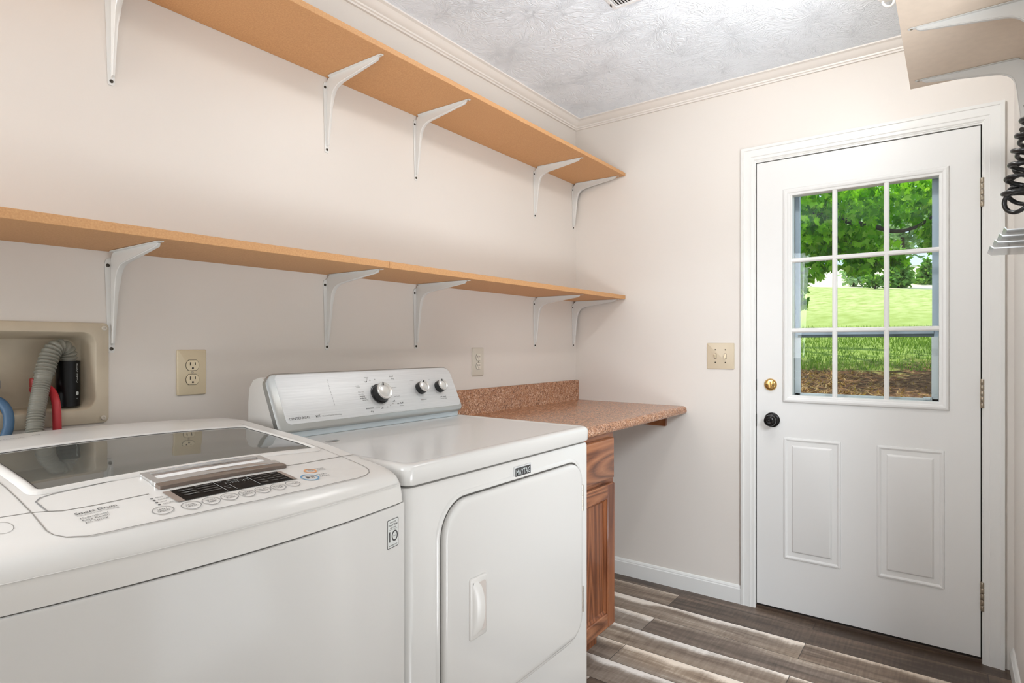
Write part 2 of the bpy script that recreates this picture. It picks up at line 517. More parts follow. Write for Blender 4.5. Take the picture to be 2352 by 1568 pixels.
def rrect(u0, u1, v0, v1, r, n=6):
    """rounded rectangle outline; r is one radius or four (bl, br, tr, tl)"""
    rs = r if isinstance(r, (tuple, list)) else (r, r, r, r)
    pts = []
    for (cx, cy, a0), rr in zip(((u0, v0, pi), (u1, v0, 1.5*pi), (u1, v1, 0), (u0, v1, .5*pi)), rs):
        rr = max(rr, 1e-5)
        ox = cx + (rr if cx == u0 else -rr); oy = cy + (rr if cy == v0 else -rr)
        for i in range(n+1):
            a = a0 + (pi/2)*i/n
            pts.append((ox+rr*cos(a), oy+rr*sin(a)))
    return pts


def plate(bm, mp, u0, u1, v0, v1, r, steps, n=6, cap=True, cap0=False, mat=0):
    """stack of inset rounded rectangles. steps: (inset, height); mp maps (u,v,h)->xyz"""
    loops = []
    for ins, h in steps:
        rs = r if isinstance(r, (tuple, list)) else (r,)*4
        rr = [max(q-ins, .0003) for q in rs]
        loops.append([mp(a, b, h) for a, b in rrect(u0+ins, u1-ins, v0+ins, v1-ins, rr, n)])
    loft(bm, loops, True, cap0, cap, mat)


def prism(bm, pts, mp, h0, h1):
    loft(bm, [[mp(a, b, h0) for a, b in pts], [mp(a, b, h1) for a, b in pts]], True, True, True)


def lathe(bm, prof, mp, n=32, cap0=True, cap1=True):
    """prof: (radius, height) list; mp maps local (a,b,h) -> xyz"""
    loops = [[mp(r*cos(2*pi*i/n), r*sin(2*pi*i/n), h) for i in range(n)] for r, h in prof]
    loft(bm, loops, True, cap0, cap1)


def tube(bm, path, rad, n=12, cap=True):
    """round tube along points; rad is a number or a list"""
    P = [Vector(p) for p in path]
    if not isinstance(rad, (list, tuple)):
        rad = [rad]*len(P)
    t0 = (P[1]-P[0]).normalized()
    ref = Vector((0, 0, 1)) if abs(t0.z) < .9 else Vector((1, 0, 0))
    nrm = t0.cross(ref).normalized()
    loops = []
    for i, p in enumerate(P):
        t = (P[min(i+1, len(P)-1)]-P[max(i-1, 0)]).normalized()
        nrm = (nrm - t*nrm.dot(t)).normalized()
        bn = t.cross(nrm)
        loops.append([p+(nrm*cos(2*pi*k/n)+bn*sin(2*pi*k/n))*rad[i] for k in range(n)])
    loft(bm, loops, True, cap, cap)


def spline(pts, m=12):
    """Catmull-Rom through points"""
    P = [Vector(p) for p in pts]
    P = [P[0]*2-P[1]]+P+[P[-1]*2-P[-2]]
    out = []
    for i in range(1, len(P)-2):
        a, b, c, d = P[i-1:i+3]
        for k in range(m):
            t = k/m
            out.append(.5*((2*b)+(c-a)*t+(2*a-5*b+4*c-d)*t*t+(3*b-a-3*c+d)*t**3))
    out.append(P[-2])
    return out


_txt = {}


def text_geo(s, bold=0.0):
    """flat outline mesh of a string at size 1, lower-left at its bounding box"""
    key = (s, bold)
    if key in _txt:
        return _txt[key]
    cu = bpy.data.curves.new('t', 'FONT'); cu.body = s; cu.size = 1.0; cu.offset = bold
    cu.resolution_u = 2
    ob = bpy.data.objects.new('t', cu); COL.objects.link(ob)
    dg = bpy.context.evaluated_depsgraph_get()
    ev = ob.evaluated_get(dg); me = ev.to_mesh()
    vs_ = [tuple(v.co[:2]) for v in me.vertices]; fs = [tuple(p.vertices) for p in me.polygons]
    ev.to_mesh_clear()
    bpy.data.objects.remove(ob); bpy.data.curves.remove(cu)
    _txt[key] = (vs_, fs)
    return _txt[key]


def text(bm, s, mp, u, v, h=None, width=None, size=None, align='C', bold=0.0, lift=.0005):
    """write s at (u,v) (u: centre/left, v: baseline), cap height h or total width"""
    vs_, fs = text_geo(s, bold)
    if not vs_:
        return
    x0 = min(p[0] for p in vs_); x1 = max(p[0] for p in vs_)
    sv = h/.70 if h else None
    su = width/(x1-x0) if width else sv
    if sv is None:
        sv = su
    off = {'C': (x0+x1)/2, 'L': x0, 'R': x1}[align]
    bv = [bm.verts.new(mp(u+(p[0]-off)*su, v+p[1]*sv, lift)) for p in vs_]
    for f in fs:
        try:
            bm.faces.new([bv[i] for i in f])
        except ValueError:
            pass


def ribbon(bm, pts, mp, w, h=.0005, closed=False):
    """flat strip of width w along 2-D points"""
    n = len(pts)
    L_, R_ = [], []
    for i, p in enumerate(pts):
        a = pts[(i-1) % n] if (closed or i > 0) else p
        b = pts[(i+1) % n] if (closed or i < n-1) else p
        dx, dy = b[0]-a[0], b[1]-a[1]
        d = sqrt(dx*dx+dy*dy) or 1
        nx, ny = -dy/d*w/2, dx/d*w/2
        L_.append(bm.verts.new(mp(p[0]+nx, p[1]+ny, h))); R_.append(bm.verts.new(mp(p[0]-nx, p[1]-ny, h)))
    for i in range(n if closed else n-1):
        j = (i+1) % n
        bm.faces.new((L_[i], L_[j], R_[j], R_[i]))


def dense(pts, step=.008, closed=False):
    out = []
    q = pts+[pts[0]] if closed else pts
    for a, b in zip(q[:-1], q[1:]):
        d = sqrt((a[0]-b[0])**2+(a[1]-b[1])**2); m = max(1, int(d/step))
        for k in range(m):
            out.append((a[0]+(b[0]-a[0])*k/m, a[1]+(b[1]-a[1])*k/m))
    if not closed:
        out.append(pts[-1])
    return out


def ell(cu, cv, ru, rv, n=28):
    return [(cu+ru*cos(2*pi*i/n), cv+rv*sin(2*pi*i/n)) for i in range(n)]


def onleft(a, b, h): return Vector((h, a, b))           # left wall : u=y, v=z, h=+x
def onfar(a, b, h): return Vector((a, -h, b))           # door wall : u=x, v=z, h=-y
def onright(a, b, h): return Vector((1.88-h, a, b))     # right wall: u=y


# ------------------------------------------------------------------ room shell
XR, YB, ZC = 1.88, -4.45, 2.45
BX0, BX1, BZ0, BZ1 = -2.692, -2.322, 1.052, 1.246      # hole of the laundry box (y,y,z,z)


def build_room():
    bm = new_bm(); box(bm, -.2, 3.5, YB-.15, .0, -.12, 0)
    struct('floor', bm, 'floor', smooth=False)
    bm = new_bm(); box(bm, -.15, 3.5, YB-.15, .15, ZC, ZC+.12)
    struct('ceiling', bm, 'ceiling', smooth=False)
    bm = new_bm()
    box(bm, -.14, 0, YB, -4.25, 0, ZC); box(bm, -.14, 0, -3.15, BX0, 0, ZC); box(bm, -.14, 0, -4.25, -3.15, 0, 1.02); box(bm, -.14, 0, -4.25, -3.15, 2.22, ZC); box(bm, -.14, 0, BX1, .14, 0, ZC)  # leaves the invented, unseen opening for the added left fill
    box(bm, -.14, 0, BX0, BX1, 0, BZ0); box(bm, -.14, 0, BX0, BX1, BZ1, ZC)
    struct('wall_left', bm, 'wall', smooth=False)
    bm = new_bm()
    box(bm, 0, .955, 0, .14, 0, ZC); box(bm, 1.794, XR+.12, 0, .14, 0, ZC); box(bm, .955, 1.794, 0, .14, 2.066, ZC)
    struct('wall_far', bm, 'wall', smooth=False)
    bm = new_bm()
    box(bm, XR, XR+.12, -1.15, 0, 0, ZC); box(bm, XR, XR+.12, YB, -2.35, 0, ZC); box(bm, XR, XR+.12, -2.35, -1.15, 2.05, ZC)  # doorway opening here is assumed, out of view
    struct('wall_right', bm, 'wall', smooth=False)
    bm = new_bm()
    box(bm, -.14, XR+.12, YB-.14, YB, 0, ZC)
    struct('wall_back', bm, 'wall', smooth=False)
    # crown
    prof = [(0, 2.4064), (.010, 2.4064), (.012, 2.412), (.018, 2.414), (.019, 2.420), (.026, 2.423), (.036, 2.432), (.046, 2.441), (.052, 2.443), (.0576, 2.4445), (.0576, 2.45), (0, 2.45)]
    bm = new_bm()
    loft(bm, [[Vector((p, YB, z)) for p, z in prof], [Vector((p, -p, z)) for p, z in prof]], True, True, False)
    struct('trim_1', bm, 'trimcream', angle=20)
    bm = new_bm()
    loft(bm, [[Vector((p, -p, z)) for p, z in prof], [Vector((XR-p, -p, z)) for p, z in prof]], True)
    struct('trim_2', bm, 'trimcream', angle=20)
    bm = new_bm()
    loft(bm, [[Vector((XR-p, -p, z)) for p, z in prof], [Vector((XR-p, YB, z)) for p, z in prof]], True)
    struct('trim_3', bm, 'trimcream', angle=20)
    # baseboards
    bp_ = [(0, 0), (.013, 0), (.013, .068), (.010, .072), (.010, .076), (.006, .083), (.003, .085), (0, .085)]
    bm = new_bm(); loft(bm, [[Vector((.02, -p, z)) for p, z in bp_], [Vector((.897, -p, z)) for p, z in bp_]], True, True, True)
    struct('baseboard_far', bm, 'white_trim', angle=25)
    bm = new_bm(); loft(bm, [[Vector((XR-p, -.002, z)) for p, z in bp_], [Vector((XR-p, -1.07, z)) for p, z in bp_]], True, True, True)
    struct('baseboard_right', bm, 'white_trim', angle=25)
    # door casing, profile from outer edge inwards
    cp = [(0, 0), (0, .015), (.009, .017), (.013, .017), (.015, .0145), (.030, .0125), (.044, .0135), (.047, .0115), (.058, .0105), (.063, .007), (.066, .0065), (.066, 0)]
    xo0, xo1, zt = .8975, 1.8531, 2.127
    bm = new_bm()
    loft(bm, [[Vector((xo0+u, -h, 0)) for u, h in cp], [Vector((xo0+u, -h, zt-u)) for u, h in cp],
              [Vector((xo1-u, -h, zt-u)) for u, h in cp], [Vector((xo1-u, -h, 0)) for u, h in cp]], True, True, True)
    struct('trim_4', bm, 'white_trim', angle=25)
    # jamb and stop
    bm = new_bm()
    box(bm, .950, .9625, -.004, .14, 0, 2.066); box(bm, 1.7865, 1.799, -.004, .14, 0, 2.066); box(bm, .9625, 1.7865, -.004, .14, 2.054, 2.066)
    box(bm, .9625, .973, .047, .06, 0, 2.054); box(bm, 1.776, 1.7865, .047, .06, 0, 2.054); box(bm, .973, 1.776, .047, .06, 2.043, 2.054)
    struct('trim_5', bm, 'white_trim', smooth=False)
    bm = new_bm(); box(bm, .955, 1.794, .0, .16, -.02, .012, .003)
    struct('trim_6', bm, 'sill_dark', smooth=False)
    # casing of the assumed doorway in the right wall
    bm = new_bm()
    loft(bm, [[Vector((XR-h, -1.08-u, 0)) for u, h in cp], [Vector((XR-h, -1.08-u, 2.10-u)) for u, h in cp],
              [Vector((XR-h, -2.42+u, 2.10-u)) for u, h in cp], [Vector((XR-h, -2.42+u, 0)) for u, h in cp]], True, True, True)
    struct('trim_7', bm, 'white_trim', angle=25)
    # passage beyond the assumed doorway
    bm = new_bm(); box(bm, 3.4, 3.5, YB, .1, 0, ZC)
    struct('wall_passage', bm, 'wall', smooth=False)


build_room()


# ------------------------------------------------------------------ entry door
def build_door():
    X0, X1, Z0, Z1 = .9665, 1.7815, .022, 2.050
    wx0, wx1, wz0, wz1 = 1.106, 1.664, .968, 1.892
    bm = new_bm()
    box(bm, X0, wx0, 0, .044, Z0, Z1); box(bm, wx1, X1, 0, .044, Z0, Z1)
    box(bm, wx0, wx1, 0, .044, Z0, wz0); box(bm, wx0, wx1, 0, .044, wz1, Z1)
    door = struct('door_1', bm, 'door_white', smooth=False, label='white entry door with a nine-pane window and two raised lower panels', cat='door')
    for (a, b) in ((1.0815, 1.3105), (1.4423, 1.6705)):
        bm = new_bm()
        plate(bm, onfar, a, b, .252, .798, .004, [(0, 0), (.002, .004), (.008, .0055), (.012, .004), (.016, .0005), (.034, .0005), (.040, .006), (.044, .007)], n=2)
        finish('door_panel', bm, 'door_white', door, angle=20)
    # window moulding
    bm = new_bm()
    plate(bm, onfar, 1.0785, 1.686, .955, 1.915, .003,
          [(0, 0), (.0015, .006), (.005, .010), (.012, .012), (.020, .010), (.024, .0065), (.030, .006), (.033, .0045), (.0345, -.012)], n=2, cap=False)
    finish('window_frame', bm, 'door_white', door, angle=20)
    # outer glazing rim seen through the glass
    bm = new_bm()
    for a, b, c, d in ((wx0, 1.118, wz0, wz1), (1.655, wx1, wz0, wz1), (1.118, 1.655, wz0, .979), (1.118, 1.655, 1.882, wz1)):
        box(bm, a, b, -.003, .046, c, d)
    finish('glazing_bead', bm, 'white_trim', door, smooth=False)
    bm = new_bm()
    for xc in (1.2865, 1.4765):
        loft(bm, [[Vector((xc+u, -h, .975)) for u, h in ((-.010, -.008), (-.009, .001), (-.004, .004), (.004, .004), (.009, .001), (.010, -.008))],
                  [Vector((xc+u, -h, 1.886)) for u, h in ((-.010, -.008), (-.009, .001), (-.004, .004), (.004, .004), (.009, .001), (.010, -.008))]], True, True, True)
    for zc in (1.591, 1.2785):
        loft(bm, [[Vector((1.114, -h, zc+u)) for u, h in ((-.010, -.008), (-.009, .001), (-.004, .0042), (.004, .0042), (.009, .001), (.010, -.008))],
                  [Vector((1.660, -h, zc+u)) for u, h in ((-.010, -.008), (-.009, .001), (-.004, .0042), (.004, .0042), (.009, .001), (.010, -.008))]], True, True, True)
    finish('muntin_grid', bm, 'white_trim', door, angle=20)
    bm = new_bm(); box(bm, 1.112, 1.660, .012, .016, .973, 1.887)
    finish('glass_pane', bm, 'glass', door, smooth=False)
    # knob
    kx, kz = 1.033, .872
    mk = lambda a, b, h: Vector((kx+a, -h, kz+b))
    bm = new_bm()
    lathe(bm, [(.0335, 0), (.0335, .003), (.031, .0065), (.027, .008), (.014, .010), (.0125, .024)], mk, 40, True, True)
    kn = finish('door_knob', bm, 'bronze', door)
    bm = new_bm()
    lathe(bm, [(.013, .022), (.019, .026), (.0245, .032), (.026, .040), (.0245, .048), (.0225, .050), (.021, .051), (.0205, .0555), (.0185, .0575), (.013, .0585), (.0125, .056), (.006, .0555), (.0055, .0605), (.0001, .061)], mk, 40, True, True)
    finish('knob_grip', bm, 'bronze', kn)
    # deadbolt
    dx, dz = 1.0265, 1.0325
    md = lambda a, b, h: Vector((dx+a, -h, dz+b))
    bm = new_bm()
    lathe(bm, [(.0275, 0), (.0275, .003), (.026, .007), (.021, .012), (.019, .0125)], md, 40)
    db = finish('deadbolt', bm, 'brass', door)
    bm = new_bm()
    plate(bm, md, -.0035, .0035, -.0155, .0155, .0034, [(0, .0125), (0, .020), (.0012, .0215)], n=4)
    finish('thumb_turn', bm, 'brass', db)
    bm = new_bm()
    for s in (-1, 1):
        lathe(bm, [(.0032, .0124), (.0028, .0136), (.0005, .014)], lambda a, b, h, s=s: md(a+s*.0125, b-.001, h), 12)
    finish('mounting_screws', bm, 'slot', db)
    # strike plates in the jamb
    bm = new_bm()
    for z0, z1 in ((1.005, 1.055), (.838, .895)):
        box(bm, .9620, .9668, -.0045, .02, z0, z1)
    finish('latch_plate', bm, 'dark_gap', door, smooth=False)
    # hinges
    for z0, z1 in ((1.739, 1.850), (.972, 1.083), (.200, .311)):
        bm = new_bm()
        for i in range(5):
            a = z0+(z1-z0)*i/5+.0008; b = z0+(z1-z0)*(i+1)/5-.0008
            lathe(bm, [(.0055, a), (.0062, a+.001), (.0062, b-.001), (.0055, b)], lambda p, q, h: Vector((1.7868+p, -.0062+q, h)), 14)
        box(bm, 1.7788, 1.7868, -.0012, .0005, z0, z1); box(bm, 1.7872, 1.7935, -.0052, -.0038, z0, z1)
        finish('hinge', bm, 'nickel', door)
    # shadow gaps: weatherstrip and sweep
    bm = new_bm()
    box(bm, .9625, .9668, .006, .012, .02, 2.053); box(bm, 1.7812, 1.7866, .006, .012, .02, 2.053); box(bm, .9625, 1.7866, .010, .016, 2.0495, 2.0545)
    box(bm, .968, 1.78, .006, .04, .008, .0225)
    finish('weatherstrip', bm, 'dark_gap', door, smooth=False)


build_door()


def build_storm_door():
    t = thing('storm_door', 'pale blue aluminium storm door seen through the panes of the white entry door', 'door', (1.374, .13, -.02))
    y0, y1 = .10, .128
    bm = new_bm()
    box(bm, .97, 1.128, y0, y1, -.01, 2.03, .002); box(bm, 1.6275, 1.785, y0, y1, -.01, 2.03, .002)
    box(bm, 1.128, 1.6275, y0, y1, 1.911, 2.03, .002); box(bm, 1.128, 1.6275, y0, y1, -.01, .95, .002)
    finish('frame', bm, 'alu', t, smooth=False)
    bm = new_bm(); box(bm, 1.1070, 1.1115, y0-.004, y0, .95, 1.911)
    finish('sash_track', bm, 'chrome_grey', t, smooth=False)
    bm = new_bm(); box(bm, 1.122, 1.634, y0-.006, y1-.01, 1.259, 1.290, .002)
    finish('crossbar', bm, 'alu', t, smooth=False)
    bm = new_bm(); box(bm, 1.122, 1.634, y0-.002, y1-.012, 1.247, 1.259)
    finish('crossbar_gasket', bm, 'gasket', t, smooth=False)
    bm = new_bm(); box(bm, 1.112, 1.1345, y0-.012, y0+.004, .95, 1.247, .002); box(bm, 1.626, 1.650, y0-.012, y0+.004, .95, 1.247, .002)
    box(bm, 1.112, 1.650, y0-.012, y0+.004, .95, .994, .002)
    finish('lower_sash_frame', bm, 'alu_white', t, smooth=False)
    bm = new_bm(); box(bm, 1.598, 1.628, y0-.020, y0-.010, .985, 1.000, .001); box(bm, 1.603, 1.622, y0-.026, y0-.019, .988, .997, .001)
    finish('sash_latch', bm, 'alu_white', t, smooth=False)
    bm = new_bm(); box(bm, 1.128, 1.6275, y0+.012, y0+.015, .95, 1.911)
    finish('glass_pane', bm, 'glass', t, smooth=False)


build_storm_door()


# ------------------------------------------------------------------ shelves and brackets
def build_shelves():
    def board(name, y0, y1, zb0, zb1, label, x1=.3034, th=.0175):
        bm = new_bm()
        loops = []
        for y, zb in ((y0, zb0), (y1, zb1)):
            loops.append([Vector((x, y, z)) for x, z in ((.001, zb), (x1-.0008, zb), (x1, zb+.0008), (x1, zb+th-.0008), (x1-.0008, zb+th), (.001, zb+th))])
        loft(bm, loops, True, True, True)
        o = finish(name, bm, 'mdf', smooth=False, org=(.15, (y0+y1)/2, zb0))
        return tag(o, label, 'shelf')
    board('wall_shelf', -3.1, -.002, 2.1185, 2.1055, 'long MDF shelf board high on the left wall just below the crown moulding')
    board('wall_shelf', -3.3, -1.6436, 1.4400, 1.4490, 'MDF shelf board over the washer, on the left wall below the long upper board', th=.0205)
    board('wall_shelf', -1.6420, -.002, 1.4490, 1.4550, 'MDF shelf board butted against the door wall, over the dryer and countertop', th=.0205)

    # bracket prototype, corner at origin: +x out from the wall, z down
    def bracket(loc, label, group, sgn=1, LX=.279, LZ=.252):
        t = thing('shelf_bracket', label, 'bracket', loc, group)
        o = Vector(loc)
        F = lambda x, y, z: o+Vector((sgn*x, y, z))
        # web plate, inner edge turned outwards as a rim, flanges on wall and shelf to the other side
        inner = [(.0075, -LZ+.024), (.0215, -.100)]
        for i in range(11):
            a = i/10
            p0, p1, p2 = Vector((.0235, -.082)), Vector((.0285, -.0355)), Vector((.080, -.0300))
            q = p0*(1-a)**2+p1*2*a*(1-a)+p2*a*a
            inner.append((q.x, q.y))
        inner += [(LX-.030, -.0085), (LX-.020, -.003)]
        out = [(LX-.022, -.0012), (.026, -.0012), (.014, -.0035), (.0065, -.0085), (.0025, -.017), (.0012, -.028), (.0012, -LZ+.018)]+inner
        bm = new_bm()
        prism(bm, out, lambda a, b, h: F(a, h, b), -.0014, .0014)
        n = len(inner)
        loops = []
        for i, p in enumerate(inner):
            a_ = Vector(inner[max(i-1, 0)]); b_ = Vector(inner[min(i+1, n-1)])
            d = (b_-a_).normalized(); nx, ny = -d.y, d.x
            w = .0125*min(1, .45+i*.25, .45+(n-1-i)*.25)
            loops.append([F(p[0]+nx*k, y, p[1]+ny*k) for k, y in ((-.0004, -.0014), (-.0018, 0), (-.0018, w-.001), (-.0010, w), (0, w-.0002), (.0004, .0014))])
        loft(bm, loops, True, True, True)
        prism(bm, [(-.0150, -.030), (-.0125, -.020), (-.0035, -.0150), (.0040, -.020), (.0045, -.10), (.0075, -LZ+.006), (.0050, -LZ), (-.0050, -LZ), (-.0080, -LZ+.006), (-.0120, -.10)], lambda a, b, h: F(h, a, b), .0004, .0020)
        prism(bm, [(-.0130, .030), (-.0110, .020), (-.0030, .0150), (.0040, .020), (.0045, .10), (.0065, LX-.006), (.0045, LX), (-.0050, LX), (-.0075, LX-.006), (-.0110, .10)], lambda a, b, h: F(b, a, -h), .0004, .0020)
        finish('bracket_arm', bm, 'bracket', t, angle=40)
        for z in (-.034, -LZ+.010):
            bm = new_bm()
            lathe(bm, [(.0046, .0019), (.0042, .0033), (.002, .0037), (.0018, .0025)], lambda a, b, h, z=z: F(h, a-(.0080 if z > -.1 else .0), z+b), 14)
            finish('screw', bm, 'screw_dark', t)
        bm = new_bm()
        lathe(bm, [(.0038, .0019), (.0034, .0031), (.0015, .0034)], lambda a, b, h: F(LX-.009+a, b, -h), 14)
        finish('screw', bm, 'nickel', t)
        return t
    ys = [-2.290, -1.650, -1.235, -.407, -.0285]
    zu = lambda y: 2.1055+(.0130/3.1)*(-y)
    zl = lambda y: 1.4490+(y+1.6420)*.006/1.64 if y > -1.64 else 1.4490+(y+1.64)*.0090/1.66
    nm_u = ['white bracket under the long upper shelf, cut by the top edge at far left', 'second white bracket from the camera end under the upper shelf', 'white bracket under the middle of the upper shelf, third from the camera end',
            'white bracket under the upper shelf, last but one before the corner', 'white bracket under the upper shelf right beside the room corner']
    nm_l = ['white bracket above the laundry box under the lower shelf', 'white bracket under the joint of the two lower shelf boards', 'white bracket under the lower shelf just past the board joint',
            'white bracket under the lower shelf, last but one before the corner', 'white bracket under the lower shelf right beside the room corner']
    p = None
    for i, y in enumerate(ys):
        for z, nm, g in ((zu(y), nm_u[i], 'white steel shelf brackets on the left wall'), (zl(y), nm_l[i], 'white steel shelf brackets on the left wall')):
            loc = (.0005, y, z-.0006)
            if p is None:
                p = bracket(loc, nm, g)
            else:
                dup(p, loc, nm, g)
    # right-hand shelf
    bm = new_bm(); box(bm, 1.578, XR-.001, -2.2, -.402, 2.101, 2.1185, .0006, 1)
    tag(finish('wall_shelf', bm, 'pale_board', smooth=False, org=(1.73, -1.3, 2.101)), 'pale wood shelf board overhead on the right wall, near the door casing', 'shelf')
    for y, nm in ((-.472, 'white bracket at the far end of the overhead right shelf'), (-.880, 'second white bracket under the overhead right shelf')):
        bracket((XR-.0005, y, 2.1005), nm, 'white steel shelf brackets on the right wall', -1, .285, .26)


build_shelves()


# ------------------------------------------------------------------ electrical plates
def outlet(mp, u, v, w, hgt, label, matp, matr):
    t = thing('wall_outlet', label, 'outlet', mp(u, v, 0))
    m = lambda a, b, h: mp(u+a, v+b, h)
    bm = new_bm()
    plate(bm, m, -w/2, w/2, -hgt/2, hgt/2, .004, [(0, 0.0003), (0, .003), (.0015, .0055), (.004, .0065)], n=4)
    finish('cover_plate', bm, matp, t, angle=30)
    for s in (-1, 1):
        mm = lambda a, b, h, s=s: m(a, b+s*.0195, h)
        o = []
        for i in range(33):
            a = 2*pi*i/32
            x, y = .0172*cos(a), .0172*sin(a)
            o.append((x, max(-.0142, min(.0142, y))))
        o = o[:-1]
        bm = new_bm()
        loft(bm, [[mm(a*1.07, b*1.07, .0066) for a, b in o], [mm(a*1.07, b*1.07, .0068) for a, b in o]], True, False, True)
        rim = finish('receptacle_gap', bm, 'slot', t, smooth=False)
        bm = new_bm()
        loft(bm, [[mm(a, b, .0066) for a, b in o], [mm(a, b, .0085) for a, b in o], [mm(a*.95, b*.95, .0092) for a, b in o]], True, False, True)
        r = finish('receptacle', bm, matr, t, angle=30)
        bm = new_bm()
        plate(bm, mm, -.0078, -.0050, -.0005, .0085, .0004, [(0, .0093), (0, .0095)], n=1)
        plate(bm, mm, .0052, .0076, .0005, .0080, .0004, [(0, .0093), (0, .0095)], n=1)
        plate(bm, mm, -.0026, .0026, -.0098, -.0048, (.0005, .0005, .0024, .0024), [(0, .0093), (0, .0095)], n=3)
        finish('contact_slots', bm, 'slot', r, smooth=False)
    bm = new_bm(); lathe(bm, [(.0034, .0064), (.003, .0078), (.001, .0082)], m, 14)
    finish('screw', bm, 'nickel', t)


outlet(onleft, -2.094, 1.137, .0787, .1250, 'tan duplex outlet on the left wall above the washer', 'plate_tan', 'recept')
outlet(onleft, -.858, 1.139, .0783, .1245, 'pale grey duplex outlet on the left wall above the countertop backsplash', 'plate_grey', 'recept_w')


def build_switch():
    u, v = .8010, 1.160
    t = thing('light_switch', 'almond double toggle switch on the far wall beside the door casing', 'light switch', onfar(u, v, 0))
    m = lambda a, b, h: onfar(u+a, v+b, h)
    bm = new_bm()
    plate(bm, m, -.0645, .0645, -.0625, .0625, .004, [(0, 0.0003), (0, .003), (.0015, .0055), (.004, .0065)], n=4)
    finish('cover_plate', bm, 'plate_almond', t, angle=30)
    for s, up in ((-1, 1), (1, -1)):
        mm = lambda a, b, h, s=s: m(a+s*.0235, b, h)
        bm = new_bm()
        plate(bm, mm, -.0058, .0058, -.0125, .0125, .0006, [(0, .0066), (0, .0069)], n=1)
        sl = finish('toggle_slot', bm, 'slot', t, smooth=False)
        bm = new_bm()
        loft(bm, [[mm(a, b, .007) for a, b in rrect(-.0048, .0048, -.0105, .0105, .001, 2)],
                  [mm(a, b+up*.004, .012) for a, b in rrect(-.0042, .0042, -.006, .006, .001, 2)],
                  [mm(a, b+up*.009, .020) for a, b in rrect(-.0036, .0036, -.0032, .0032, .001, 2)]], True, False, True)
        finish('toggle', bm, 'recept', t, angle=30)
        for k in (-1, 1):
            bm = new_bm(); lathe(bm, [(.0033, .0064), (.003, .0074), (.001, .0077)], lambda a, b, h, k=k: mm(a, b+k*.0302, h), 12)
            finish('screw', bm, 'screw_dark', t)


build_switch()


